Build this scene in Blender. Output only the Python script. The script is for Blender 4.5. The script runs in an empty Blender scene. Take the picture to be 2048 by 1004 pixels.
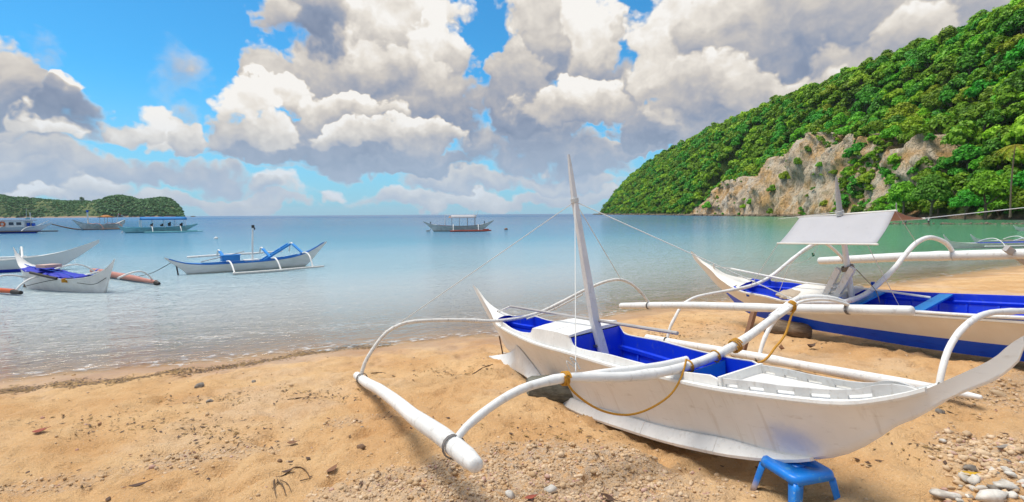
import bpy, math, random
import numpy as np
from mathutils import Matrix, Vector

R_ = math.radians
scene = bpy.context.scene
COL = scene.collection
rng = random.Random(7)
nrng = np.random.default_rng(11)

# ------------------------------------------------------------------ camera
CAM_H = 2.5                       # the sea is z = 0, the lens 2.5 m above it
cam_data = bpy.data.cameras.new('camera')
cam = bpy.data.objects.new('camera', cam_data)
COL.objects.link(cam)
cam_data.sensor_width = 36.0
cam_data.lens = 36.0 * 1020.0 / 2048.0
cam_data.clip_start = 0.1
cam_data.clip_end = 30000.0
cam.matrix_world = (Matrix.Translation((0, 0, CAM_H))
                    @ Matrix.Rotation(math.pi / 2 - math.atan(74.0 / 1020.0), 4, 'X')
                    @ Matrix.Rotation(-0.006, 4, 'Z'))
scene.camera = cam

# ------------------------------------------------------------------ exposure
scene.view_settings.view_transform = 'Standard'
scene.view_settings.look = 'None'
scene.view_settings.exposure = 0.26
scene.view_settings.gamma = 1.0
scene.view_settings.use_curve_mapping = False
scene.cycles.max_bounces = 8
scene.cycles.transparent_max_bounces = 16
scene.cycles.caustics_reflective = False
scene.cycles.caustics_refractive = False
scene.cycles.use_denoising = True

# ------------------------------------------------------------------ sun
SUN_EL, SUN_AZ = 68.0, -75.0      # degrees; azimuth clockwise from the view direction (+Y)
sun_data = bpy.data.lights.new('sun', 'SUN')
sun_data.energy = 3.3
sun_data.angle = R_(30.0)
sun_data.color = (1.0, 0.94, 0.84)
sun = bpy.data.objects.new('sun', sun_data)
COL.objects.link(sun)
_sd = Vector((math.sin(R_(SUN_AZ)) * math.cos(R_(SUN_EL)), math.cos(R_(SUN_AZ)) * math.cos(R_(SUN_EL)), math.sin(R_(SUN_EL))))
sun.rotation_euler = _sd.to_track_quat('Z', 'Y').to_euler()

# ------------------------------------------------------------------ node helpers
class NT:
    """Thin helper round a node tree."""
    def __init__(self, nt):
        self.nt = nt
        self.n = nt.nodes
        self.l = nt.links
    def node(self, t, **kw):
        nd = self.n.new(t)
        for k, v in kw.items():
            setattr(nd, k, v)
        return nd
    def put(self, sock, v):
        if isinstance(v, bpy.types.NodeSocket):
            self.l.new(v, sock)
        elif v is not None:
            sock.default_value = v
    def math(self, op, a, b=None, c=None, clamp=False):
        nd = self.node('ShaderNodeMath', operation=op, use_clamp=clamp)
        self.put(nd.inputs[0], a)
        if b is not None: self.put(nd.inputs[1], b)
        if c is not None: self.put(nd.inputs[2], c)
        return nd.outputs[0]
    def vec(self, op, a, b=None):
        nd = self.node('ShaderNodeVectorMath', operation=op)
        self.put(nd.inputs[0], a)
        if b is not None:
            self.put(nd.inputs[3] if op == 'SCALE' else nd.inputs[1], b)
        return nd.outputs['Value'] if op in ('DOT_PRODUCT', 'LENGTH', 'DISTANCE') else nd.outputs[0]
    def mix(self, fac, a, b, blend='MIX'):
        nd = self.node('ShaderNodeMix', data_type='RGBA', blend_type=blend)
        self.put(nd.inputs[0], fac)
        self.put(nd.inputs[6], a if isinstance(a, bpy.types.NodeSocket) else (*a[:3], 1))
        self.put(nd.inputs[7], b if isinstance(b, bpy.types.NodeSocket) else (*b[:3], 1))
        return nd.outputs[2]
    def noise(self, vec, scale, detail=4, rough=0.55, dist=0.0, out=0):
        nd = self.node('ShaderNodeTexNoise')
        if vec is not None: self.l.new(vec, nd.inputs['Vector'])
        nd.inputs['Scale'].default_value = scale
        nd.inputs['Detail'].default_value = detail
        nd.inputs['Roughness'].default_value = rough
        nd.inputs['Distortion'].default_value = dist
        return nd.outputs[out]
    def ramp(self, fac, stops, interp='LINEAR'):
        nd = self.node('ShaderNodeValToRGB')
        cr = nd.color_ramp
        cr.interpolation = interp
        while len(cr.elements) < len(stops): cr.elements.new(0.5)
        for e, (p, c) in zip(cr.elements, stops):
            e.position = p
            e.color = (*c, 1) if isinstance(c, (tuple, list)) else (c, c, c, 1)
        self.put(nd.inputs[0], fac)
        return nd.outputs[0]
    def smooth(self, v, lo, hi, to0=0.0, to1=1.0):
        nd = self.node('ShaderNodeMapRange', interpolation_type='SMOOTHSTEP')
        self.put(nd.inputs[0], v)
        nd.inputs[1].default_value = lo; nd.inputs[2].default_value = hi
        nd.inputs[3].default_value = to0; nd.inputs[4].default_value = to1
        return nd.outputs[0]

# ------------------------------------------------------------------ sky
def _bank(px, py, rx, ry, tone=.6, grad=.25, wt=1.5, soft=.55):
    """A cumulus heap in the sky over the bay: direction and half sizes in degrees, its tone, how much its top outshines its base."""
    a = math.atan((px - 1024) / 1020.0)
    e = math.atan((428 - py) / 1020.0 * math.cos(a))
    if max(rx, ry) < 66: wt, soft = wt * .6, max(soft, .45)      # small heaps are mostly outline
    if tone < .5 and rx < 130: wt, soft = wt * .8, max(soft, 1.1)   # shaded hollows blend in
    if py > 300: soft = max(soft, 1.0)                             # the low distant banks are hazy
    return (a, e, rx / 1020.0 * math.cos(a) ** 2, ry / 1020.0 * math.cos(a), tone, grad, wt, soft)
# from the farthest to the nearest
CLOUD_BANKS = [_bank(*b) for b in (
    (120, 376, 210, 32, .66, .25), (300, 394, 180, 22, .58, .2), (480, 397, 170, 18, .60, .2), (870, 394, 150, 22, .66, .3), (1010, 402, 170, 16, .72, .2), (1140, 396, 130, 20, .62, .2),
    (930, 358, 130, 24, .60, .35), (1130, 366, 110, 24, .62, .3), (570, 366, 58, 30, .92, .3), (530, 372, 40, 22, .6, .3), (656, 374, 36, 15, .90, .2), (1245, 296, 110, 22, .60, .4), (1200, 322, 26, 12, .9, .1),
    (800, 326, 230, 22, .34, .2), (990, 300, 105, 48, .46, .25), (1130, 312, 140, 52, .40, .25), (1340, 268, 160, 38, .42, .25), (1070, 240, 85, 90, .52, .25),
    (300, 338, 190, 32, .44, .3), (430, 345, 90, 34, .46, .3), (60, 312, 170, 42, .58, .3), (70, 350, 150, 26, .44, .25), (60, 388, 120, 18, .8, .3), (220, 368, 70, 22, .72, .3),
    (330, 255, 58, 60, 1.0, .2), (262, 256, 62, 32, .85, .25), (384, 278, 44, 32, .72, .25), (125, 252, 120, 44, .36, .22), (142, 268, 52, 24, .92, .2, 1.3), (20, 266, 78, 32, .76, .25), (160, 200, 36, 28, .95, .2), (165, 228, 78, 36, .30, .2), (22, 190, 82, 84, .58, .35), (2, 140, 48, 52, .74, .3),
    (85, 125, 56, 34, .34, .2, .8, 2.0), (362, 98, 56, 34, .44, .2, .8, 2.2), (372, 150, 54, 36, .42, .2, .8, 2.2), (393, 218, 46, 32, .40, .25, 1.0, 1.6),
    (780, 55, 160, 120, .84, .25), (690, 150, 130, 95, .66, .32), (880, 120, 76, 75, .86, .30), (930, 115, 36, 50, .76, .4), (835, 195, 140, 80, .56, .34), (760, 130, 90, 60, .72, .35), (640, 50, 80, 66, .42, .35, 1.5, .6), (572, 48, 38, 42, .62, .25, 1.3), (570, 150, 60, 60, .6, .3),
    (890, 250, 76, 58, .34, .2, 1.4, .7), (640, 272, 160, 52, .46, .2), (590, 190, 48, 34, .88, .3), (505, 215, 58, 62, .98, .22), (545, 264, 80, 46, .84, .25), (480, 270, 60, 40, .62, .3), (712, 228, 112, 44, .74, .42), (692, 276, 76, 30, .76, .42), (815, 284, 116, 40, .70, .46), (640, 306, 210, 15, .28, .1, 1.4, .6),
    (1120, 60, 105, 105, .76, .25), (1175, 85, 72, 85, .90, .25), (1085, 120, 66, 62, .50, .2, 1.4, .7), (1025, 130, 42, 70, .68, .25), (1040, 196, 76, 80, .50, .25), (1205, 150, 66, 40, .44, .2, 1.4, .6), (1180, 205, 150, 48, .76, .42),
    (1500, 120, 280, 225, .60, .22), (1750, 60, 280, 190, .60, .22), (1960, 20, 150, 66, .52, .2), (1330, 110, 80, 130, .88, .2), (1440, 60, 120, 76, .74, .3, 1.4, .7), (1420, 185, 130, 60, .68, .36, 1.4, .7), (1610, 70, 150, 90, .52, .3, 1.4, .8), (1700, 150, 160, 60, .50, .25, 1.4, .8), (1830, 60, 90, 50, .70, .3, 1.4, .8), (1560, 200, 150, 60, .62, .3, 1.4, .8))]
SKY_TINT = (0.26, 0.86, 1.12)

def build_world():
    w = bpy.data.worlds.new('World')
    scene.world = w
    w.use_nodes = True
    T = NT(w.node_tree)
    T.n.clear()
    # billowing noise as a node group of (azimuth, elevation)
    g = bpy.data.node_groups.new('cloud_billows', 'ShaderNodeTree')
    g.interface.new_socket('Angles', in_out='INPUT', socket_type='NodeSocketVector')
    g.interface.new_socket('Height', in_out='OUTPUT', socket_type='NodeSocketFloat')
    G = NT(g); gi = G.node('NodeGroupInput'); go = G.node('NodeGroupOutput')
    q = G.vec('MULTIPLY', gi.outputs[0], (1.0, 1.2, 1.0))
    vo = G.node('ShaderNodeTexVoronoi', feature='SMOOTH_F1', voronoi_dimensions='2D', normalize=True)
    for nm, v in (('Scale', 11.0), ('Detail', 3.0), ('Roughness', 0.55), ('Lacunarity', 2.2), ('Smoothness', 0.55)): vo.inputs[nm].default_value = v
    G.l.new(q, vo.inputs['Vector'])
    b = G.math('MULTIPLY', G.math('SUBTRACT', 0.36, vo.outputs['Distance']), 3.0)
    f = G.math('SUBTRACT', G.noise(q, 15.0, 5, 0.55), 0.5)
    G.l.new(G.math('MULTIPLY_ADD', f, 2.2, b), go.inputs[0])
    # direction -> angles
    nrm = T.vec('NORMALIZE', T.node('ShaderNodeTexCoord').outputs['Generated'])
    s = T.node('ShaderNodeSeparateXYZ'); T.l.new(nrm, s.inputs[0])
    az = T.math('ARCTAN2', s.outputs[0], s.outputs[1]); el = T.math('ARCSINE', s.outputs[2])
    ang = T.node('ShaderNodeCombineXYZ'); T.l.new(az, ang.inputs[0]); T.l.new(el, ang.inputs[1]); A0 = ang.outputs[0]
    warp = T.vec('SUBTRACT', T.noise(A0, 9.0, 4, 0.6, out=1), (0.5, 0.5, 0.5))
    AW = T.vec('ADD', A0, T.vec('SCALE', warp, 0.13))
    AN = T.vec('ADD', A0, T.vec('SCALE', warp, 0.05))
    def height(off):
        n_ = T.node('ShaderNodeGroup'); n_.node_tree = g
        T.l.new(T.vec('ADD', AN, off) if off else AN, n_.inputs[0]); return n_.outputs[0]
    N = height(None)
    fine = T.math('SUBTRACT', N, height((0.009, 0.019, 0)))
    # broken cumulus round the rest of the sky, behind the heaps in view
    wide = T.math('SUBTRACT', T.math('MULTIPLY', T.noise(A0, 2.6, 3, 0.5), 5.0), 2.35)
    out_of = T.math('MAXIMUM', T.smooth(T.math('ABSOLUTE', az), R_(48), R_(60)), T.smooth(el, R_(24), R_(34)))
    wd = T.math('ADD', T.math('MULTIPLY_ADD', out_of, 2.0, T.math('MINIMUM', wide, .8)), T.math('MULTIPLY_ADD', N, .6, -2.0))
    A = T.smooth(wd, 0.0, 0.4)
    L = T.smooth(wd, 0.0, 1.6, 0.9, 0.55)
    for a_, e_, rx, ry, tone, grad, wt, soft in CLOUD_BANKS:
        nd = T.node('ShaderNodeVectorMath', operation='MULTIPLY_ADD')
        # (a vanishing share of the running tone keeps the shader compiler to one heap at a time)
        T.l.new(T.vec('ADD', AW, T.math('MULTIPLY', L, 1e-7)), nd.inputs[0]); nd.inputs[1].default_value = (1 / rx, 1 / ry, 0); nd.inputs[2].default_value = (-a_ / rx, -e_ / ry, 0)
        r2 = T.vec('DOT_PRODUCT', nd.outputs[0], nd.outputs[0])
        sp = T.node('ShaderNodeSeparateXYZ'); T.l.new(nd.outputs[0], sp.inputs[0])
        dens = T.math('MULTIPLY_ADD', r2, -wt, N)
        al = T.smooth(dens, -wt, -wt + soft)
        tn = T.math('MULTIPLY_ADD', sp.outputs[1], grad, tone)
        mx = T.node('ShaderNodeMix', data_type='FLOAT')
        T.l.new(al, mx.inputs[0]); T.l.new(L, mx.inputs[2]); T.l.new(tn, mx.inputs[3]); L = mx.outputs[0]
        A = T.math('MAXIMUM', A, al)
    # clear sky
    sky = T.node('ShaderNodeTexSky', sky_type='NISHITA', sun_disc=False)
    sky.sun_elevation = R_(SUN_EL); sky.sun_rotation = R_(SUN_AZ)
    sky.altitude = 0.0; sky.air_density = 1.0; sky.dust_density = 0.6; sky.ozone_density = 2.2
    STR = 0.12
    clear = T.mix(1.0, sky.outputs[0], SKY_TINT, 'MULTIPLY')
    low = T.smooth(el, R_(-1), R_(14), 1.0, 0.0)
    clear = T.mix(T.math('MULTIPLY', low, 0.75), clear, tuple(c / STR for c in (0.30, 0.52, 0.70)))
    lit = T.math('MULTIPLY_ADD', fine, 0.17, T.math('MULTIPLY_ADD', T.math('SUBTRACT', L, .6), 1.12, .55))
    lit = T.math('MULTIPLY_ADD', T.math('SUBTRACT', N, .1), 0.05, lit, clamp=True)
    ccol = T.ramp(lit, [(0.0, (0.13, 0.18, 0.28)), (0.3, (0.23, 0.275, 0.37)), (0.5, (0.37, 0.375, 0.41)), (0.68, (0.52, 0.49, 0.46)), (0.86, (0.68, 0.64, 0.585)), (1.0, (0.79, 0.77, 0.74))])
    far = T.smooth(el, R_(1), R_(12), 0.6, 0.0)
    ccol = T.mix(far, ccol, (0.44, 0.56, 0.70))
    ccol = T.vec('SCALE', ccol, 1.0 / STR)
    out = T.mix(A, clear, ccol)
    bg = T.node('ShaderNodeBackground'); bg.inputs[1].default_value = STR
    T.l.new(out, bg.inputs[0])
    wo = T.node('ShaderNodeOutputWorld'); T.l.new(bg.outputs[0], wo.inputs[0])
    w.cycles.sampling_method = 'MANUAL'
    w.cycles.sample_map_resolution = 512
build_world()

# ------------------------------------------------------------------ mesh helpers
class MB:
    """Collects geometry for one mesh object."""
    def __init__(self):
        self.v, self.f, self.mi = [], [], []
        self.cur = 0
    def add(self, vs, fs):
        o = len(self.v)
        self.v += [tuple(map(float, p)) for p in vs]
        self.f += [tuple(i + o for i in f) for f in fs]
        self.mi += [self.cur] * len(fs)
        return self
    def box(self, c, size, rot=None):
        hx, hy, hz = (s / 2 for s in size)
        vs = [Vector((x, y, z)) for x in (-hx, hx) for y in (-hy, hy) for z in (-hz, hz)]
        if rot is not None: vs = [rot @ p for p in vs]
        c = Vector(c)
        return self.add([p + c for p in vs], [(0, 1, 3, 2), (4, 6, 7, 5), (0, 4, 5, 1), (2, 3, 7, 6), (0, 2, 6, 4), (1, 5, 7, 3)])
    def bar(self, a, b, w, h, up=(0, 0, 1), taper=1.0):
        a, b = Vector(a), Vector(b)
        y = (b - a).normalized(); x = y.cross(Vector(up)).normalized(); z = x.cross(y)
        vs = []
        for p, k in ((a, 1.0), (b, taper)):
            for sx, sz in ((-1, -1), (1, -1), (1, 1), (-1, 1)):
                vs.append(p + x * sx * w / 2 * k + z * sz * h / 2 * k)
        return self.add(vs, [(3, 2, 1, 0), (4, 5, 6, 7), (0, 1, 5, 4), (1, 2, 6, 5), (2, 3, 7, 6), (3, 0, 4, 7)])
    def tube(self, pts, r, n=10, cap=True, wob=0.0, seed=0):
        pts = [Vector(p) for p in pts]
        rr = random.Random(seed)
        if not hasattr(r, '__len__'): r = [r] * len(pts)
        rings = []
        up = Vector((0.13, 0.21, 0.97))
        for i, p in enumerate(pts):
            t = (pts[min(i + 1, len(pts) - 1)] - pts[max(i - 1, 0)]).normalized()
            x = t.cross(up)
            if x.length < 1e-3: x = t.cross(Vector((1, 0, 0)))
            x.normalize(); y = x.cross(t).normalized()
            k = 1 + rr.uniform(-wob, wob)
            rings.append([p + (x * math.cos(2 * math.pi * j / n) + y * math.sin(2 * math.pi * j / n)) * r[i] * k for j in range(n)])
        return self.loft(rings, True, cap)
    def loft(self, rings, closed=True, cap=False):
        n = len(rings[0]); vs = [p for rg in rings for p in rg]; fs = []
        for i in range(len(rings) - 1):
            for j in range(n if closed else n - 1):
                a, b = i * n + j, i * n + (j + 1) % n
                fs.append((a, b, b + n, a + n))
        if cap:
            fs.append(tuple(range(n))[::-1]); fs.append(tuple(range((len(rings) - 1) * n, len(rings) * n)))
        return self.add(vs, fs)
    def build(self, name, mats, parent=None, smooth=True, angle=40, solid=None):
        me = bpy.data.meshes.new(name)
        me.from_pydata(self.v, [], self.f)
        mats = mats if isinstance(mats, (list, tuple)) else [mats]
        for m in mats: me.materials.append(m)
        if len(mats) > 1: me.polygons.foreach_set('material_index', self.mi)
        me.validate()
        o = bpy.data.objects.new(name, me)
        COL.objects.link(o)
        if parent is not None: o.parent = parent
        fix_normals(me)
        if smooth: shade(me, angle)
        if solid:
            md = o.modifiers.new('thickness', 'SOLIDIFY'); md.thickness = solid; md.offset = 0.0
        return o

import bmesh
def fix_normals(me):
    bm = bmesh.new(); bm.from_mesh(me)
    bmesh.ops.recalc_face_normals(bm, faces=bm.faces)
    bm.to_mesh(me); bm.free()
def shade(me, angle=40):
    me.polygons.foreach_set('use_smooth', [True] * len(me.polygons))
    me.set_sharp_from_angle(angle=R_(angle))

def np_mesh(name, V, F, mat, parent=None, smooth=False, attrs=None):
    """Fast mesh from numpy arrays; F is (n,3) or (n,4)."""
    me = bpy.data.meshes.new(name)
    V = np.asarray(V, np.float32); F = np.asarray(F, np.int32)
    k = F.shape[1]
    me.vertices.add(len(V)); me.vertices.foreach_set('co', V.ravel())
    me.loops.add(F.size); me.loops.foreach_set('vertex_index', F.ravel())
    me.polygons.add(len(F)); me.polygons.foreach_set('loop_start', np.arange(0, F.size, k, dtype=np.int32))
    me.polygons.foreach_set('loop_total', np.full(len(F), k, np.int32))
    if smooth: me.polygons.foreach_set('use_smooth', np.ones(len(F), bool))
    for an, arr in (attrs or {}).items():
        a = me.attributes.new(an, 'FLOAT', 'POINT'); a.data.foreach_set('value', np.asarray(arr, np.float32))
    me.update(calc_edges=True)
    me.materials.append(mat)
    o = bpy.data.objects.new(name, me); COL.objects.link(o)
    if parent is not None: o.parent = parent
    return o

def tag(o, label=None, cat=None, group=None, kind=None):
    if label: o['label'] = label
    if cat: o['category'] = cat
    if group: o['group'] = group
    if kind: o['kind'] = kind
    return o
def empty(name, loc=(0, 0, 0), matrix=None):
    o = bpy.data.objects.new(name, None); COL.objects.link(o)
    o.empty_display_size = 0.2
    if matrix is not None: o.matrix_world = matrix
    else: o.location = loc
    return o
def copy_tree(o, parent=None):
    c = o.copy(); COL.objects.link(c)
    if parent is not None: c.parent = parent
    for ch in KIDS.get(o.name, []):
        copy_tree(ch, c)
    return c
KIDS = {}

def curve(pts, n=40):
    """Catmull-Rom through points, n samples evenly along the chord length."""
    P = np.array(pts, float)
    d = np.r_[0, np.cumsum(np.linalg.norm(np.diff(P, axis=0), axis=1) ** 0.5)]
    t = np.linspace(0, d[-1], n); out = np.zeros((n, P.shape[1]))
    m = np.gradient(P, d, axis=0)
    i = np.clip(np.searchsorted(d, t, side='right') - 1, 0, len(P) - 2)
    h = (d[i + 1] - d[i]); u = ((t - d[i]) / h)[:, None]; h = h[:, None]
    h00 = 2 * u**3 - 3 * u**2 + 1; h10 = u**3 - 2 * u**2 + u; h01 = -2 * u**3 + 3 * u**2; h11 = u**3 - u**2
    return h00 * P[i] + h10 * h * m[i] + h01 * P[i + 1] + h11 * h * m[i + 1]
def tab(x, pairs):
    """Table lookup with smooth (monotone cubic) interpolation; pairs sorted by key."""
    p = np.array(sorted(pairs), float); X, Y = p[:, 0], p[:, 1]
    x = np.atleast_1d(np.asarray(x, float))
    d = np.diff(Y) / np.diff(X); m = np.zeros_like(Y); m[0], m[-1] = d[0], d[-1]
    ok = d[:-1] * d[1:] > 0
    m[1:-1] = np.where(ok, 2 * d[:-1] * d[1:] / np.where(ok, d[:-1] + d[1:], 1), 0)
    i = np.clip(np.searchsorted(X, x) - 1, 0, len(X) - 2); h = X[i + 1] - X[i]; u = np.clip((x - X[i]) / h, 0, 1)
    r = (2 * u**3 - 3 * u**2 + 1) * Y[i] + (u**3 - 2 * u**2 + u) * h * m[i] + (-2 * u**3 + 3 * u**2) * Y[i + 1] + (u**3 - u**2) * h * m[i + 1]
    return r if r.size > 1 else float(r[0])

def _hash(ix, iy, s):
    n = (ix.astype(np.int64) * 374761393 + iy.astype(np.int64) * 668265263 + s * 1274126177) & 0xffffffff
    n = ((n ^ (n >> 13)) * 1274126177) & 0xffffffff
    return ((n ^ (n >> 16)) & 0xffff) / 65535.0
def vnoise(x, y, s=0):
    ix, iy = np.floor(x), np.floor(y); fx, fy = x - ix, y - iy
    fx = fx * fx * fx * (fx * (fx * 6 - 15) + 10); fy = fy * fy * fy * (fy * (fy * 6 - 15) + 10)
    a = _hash(ix, iy, s); b = _hash(ix + 1, iy, s); c = _hash(ix, iy + 1, s); d = _hash(ix + 1, iy + 1, s)
    return (a * (1 - fx) + b * fx) * (1 - fy) + (c * (1 - fx) + d * fx) * fy - 0.5
def fbm(x, y, s=0, o=4, g=0.5):
    r = 0; a = 1.0
    for k in range(o):
        r = r + a * vnoise(x * 2.03**k + 17.3 * k, y * 2.03**k - 9.1 * k, s + k); a *= g
    return r

# ------------------------------------------------------------------ materials
MATS = {}
def mat(name):
    m = bpy.data.materials.new(name); m.use_nodes = True
    T = NT(m.node_tree)
    bs = T.n['Principled BSDF']
    MATS[name] = m
    return m, T, bs
def bump(T, bs, h, strength=0.3, dist=0.01):
    b = T.node('ShaderNodeBump'); b.inputs['Strength'].default_value = strength; b.inputs['Distance'].default_value = dist
    T.put(b.inputs['Height'], h); T.l.new(b.outputs[0], bs.inputs['Normal'])
    return b
def paint(name, col, rough=0.45, dirt=(0.30, 0.24, 0.17), dirt_amt=0.35, scale=3.0, grain=0.12, spec=0.4):
    """Brushed boat paint: slight tone drift, scuffs and grime, fine brush relief."""
    m, T, bs = mat(name)
    co = T.node('ShaderNodeTexCoord').outputs['Object']
    drift = T.noise(co, scale, 4, 0.6)
    c = T.mix(T.smooth(drift, 0.35, 0.7), tuple(x * 0.90 for x in col), tuple(min(x * 1.04, 0.88) for x in col))
    sc = T.noise(co, scale * 9, 5, 0.65)
    streak = T.noise(T.vec('MULTIPLY', co, (6.0, 6.0, 1.4)), scale * 1.4, 4, 0.6)
    k = T.math('MULTIPLY', T.smooth(T.math('ADD', T.math('MULTIPLY', sc, 0.6), T.math('MULTIPLY', streak, 0.5)), 0.56, 0.74), dirt_amt)
    c = T.mix(k, c, dirt)
    T.l.new(c, bs.inputs['Base Color'])
    T.l.new(T.math('MULTIPLY_ADD', sc, 0.25, rough - 0.1), bs.inputs['Roughness'])
    bs.inputs['Specular IOR Level'].default_value = spec
    bump(T, bs, T.noise(T.vec('MULTIPLY', co, (1, 0.25, 1)), 60, 4, 0.6), grain, 0.004)
    return m

WHITE = paint('white_boat_paint', (0.80, 0.79, 0.765), 0.42, dirt_amt=0.22)
POLE = paint('white_pole_paint', (0.80, 0.795, 0.78), 0.5, dirt=(0.34, 0.29, 0.24), dirt_amt=0.42, scale=2.0, grain=0.6)
POLE_WORN = paint('worn_white_pole_paint', (0.72, 0.70, 0.66), 0.55, dirt=(0.07, 0.05, 0.04), dirt_amt=0.8, scale=6, grain=0.4)
BLUE = paint('deep_blue_paint', (0.005, 0.05, 0.70), 0.35, dirt=(0.10, 0.17, 0.42), dirt_amt=0.45, spec=0.5, scale=2.4)
BLUE2 = paint('sea_blue_paint', (0.006, 0.09, 0.56), 0.4, dirt=(0.1, 0.12, 0.2), dirt_amt=0.3)
LIGHT_BLUE = paint('light_blue_paint', (0.02, 0.24, 0.66), 0.4, dirt=(0.1, 0.15, 0.2), dirt_amt=0.35)
GREY_POLE = paint('grey_weathered_wood', (0.42, 0.40, 0.39), 0.6, dirt=(0.2, 0.18, 0.16), dirt_amt=0.4, grain=0.5)
BROWN_WOOD = paint('brown_wood', (0.25, 0.13, 0.075), 0.7, dirt=(0.08, 0.05, 0.03), dirt_amt=0.5, grain=0.6)
RUST = paint('rusty_iron', (0.13, 0.065, 0.035), 0.7, dirt=(0.05, 0.03, 0.02), dirt_amt=0.6)
CREAM = paint('cream_boat_paint', (0.79, 0.755, 0.69), 0.42, dirt_amt=0.2)
ORANGE = paint('orange_float_paint', (0.60, 0.11, 0.03), 0.5, dirt=(0.3, 0.1, 0.06), dirt_amt=0.4)
PINKISH = paint('faded_red_float_paint', (0.50, 0.21, 0.16), 0.55, dirt=(0.5, 0.35, 0.3), dirt_amt=0.5)
TURQ = paint('turquoise_paint', (0.16, 0.52, 0.56), 0.45, dirt=(0.2, 0.3, 0.3), dirt_amt=0.3)
DARK = paint('dark_tarred_wood', (0.035, 0.03, 0.028), 0.6, dirt_amt=0.2)
RED = paint('red_hull_paint', (0.30, 0.035, 0.02), 0.5, dirt_amt=0.3)
GREYHULL = paint('grey_hull_paint', (0.50, 0.50, 0.47), 0.5, dirt_amt=0.35)

def rope_mat(name, col):
    m, T, bs = mat(name)
    co = T.node('ShaderNodeTexCoord').outputs['Object']
    n = T.noise(co, 90, 3, 0.6)
    T.l.new(T.mix(n, tuple(c * 0.55 for c in col), tuple(min(1, c * 1.25) for c in col)), bs.inputs['Base Color'])
    bs.inputs['Roughness'].default_value = 0.75
    bump(T, bs, n, 0.6, 0.004)
    return m
ROPE = rope_mat('orange_yellow_rope', (0.55, 0.26, 0.02))
CORD = rope_mat('white_cord', (0.72, 0.72, 0.70))
GREENCORD = rope_mat('green_cord', (0.02, 0.2, 0.1))
GREYCORD = rope_mat('grey_cord', (0.22, 0.20, 0.19))
BLACKCORD = rope_mat('dark_cord', (0.05, 0.06, 0.05))

def cloth_mat(name, col, trans=0.25):
    m, T, bs = mat(name)
    co = T.node('ShaderNodeTexCoord').outputs['Object']
    n = T.noise(co, 4, 4, 0.55)
    st = T.noise(T.vec('MULTIPLY', co, (1.0, 1.0, 0.3)), 11, 4, 0.6)
    c = T.mix(n, tuple(x * 0.88 for x in col), tuple(min(x * 1.03, .88) for x in col))
    T.l.new(T.mix(T.math('MULTIPLY', T.smooth(st, .58, .75), 0.25), c, tuple(x * .6 for x in col)), bs.inputs['Base Color'])
    bs.inputs['Roughness'].default_value = 0.7
    bump(T, bs, T.noise(co, 3, 3, .5), 0.5, 0.03)
    tr = T.node('ShaderNodeBsdfTranslucent'); tr.inputs[0].default_value = (*col, 1)
    mx = T.node('ShaderNodeMixShader'); mx.inputs[0].default_value = trans
    T.l.new(bs.outputs[0], mx.inputs[1]); T.l.new(tr.outputs[0], mx.inputs[2])
    T.l.new(mx.outputs[0], T.n['Material Output'].inputs[0])
    return m
TARP = cloth_mat('white_tarpaulin', (0.62, 0.61, 0.635), 0.3)
BROWN_TARP = cloth_mat('tan_tarpaulin', (0.50, 0.32, 0.22), 0.3)
BLUE_TARP = cloth_mat('blue_tarpaulin', (0.02, 0.24, 0.62), 0.2)
ORANGE_TARP = cloth_mat('orange_tarpaulin', (0.55, 0.22, 0.06), 0.2)

# ------------------------------------------------------------------ beach, sea bed and sea
SHORE = np.array([(-400, -160), (-60, -12.5), (-20, 3.0), (-7.65, 7.6), (-4.7, 8.75), (-2.4, 9.55), (-.33, 10.35), (1.2, 11.3), (2.7, 12.45), (6.5, 14.4), (14.9, 18.4),
                  (23.5, 23.2), (40, 31), (62, 44), (88, 66), (104, 88), (112, 104), (124, 118), (143, 136), (152, 160), (150, 190), (158, 240), (165, 304), (164, 398), (176, 540),
                  (183, 800), (186, 1050), (200, 1190), (240, 1320), (330, 1420), (600, 1500)], float)
def shore_dist(x, y):
    """Signed distance to the shoreline, positive on land."""
    x = np.asarray(x, float); y = np.asarray(y, float)
    best = np.full(x.shape, 1e18); inside = np.zeros(x.shape, bool)
    poly = np.vstack([SHORE, [(4000, 1500), (4000, -4000), (-400, -4000)]])
    for k in range(len(SHORE) - 1):
        a, b = SHORE[k], SHORE[k + 1]; d = b - a
        t = np.clip(((x - a[0]) * d[0] + (y - a[1]) * d[1]) / (d @ d), 0, 1)
        best = np.minimum(best, (x - a[0] - t * d[0])**2 + (y - a[1] - t * d[1])**2)
    for k in range(len(poly)):
        a, b = poly[k], poly[(k + 1) % len(poly)]
        c = ((a[1] > y) != (b[1] > y))
        xi = (b[0] - a[0]) * (y - a[1]) / (b[1] - a[1] + 1e-12) + a[0]
        inside ^= c & (x < xi)
    return np.sqrt(best) * np.where(inside, 1, -1)
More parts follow.
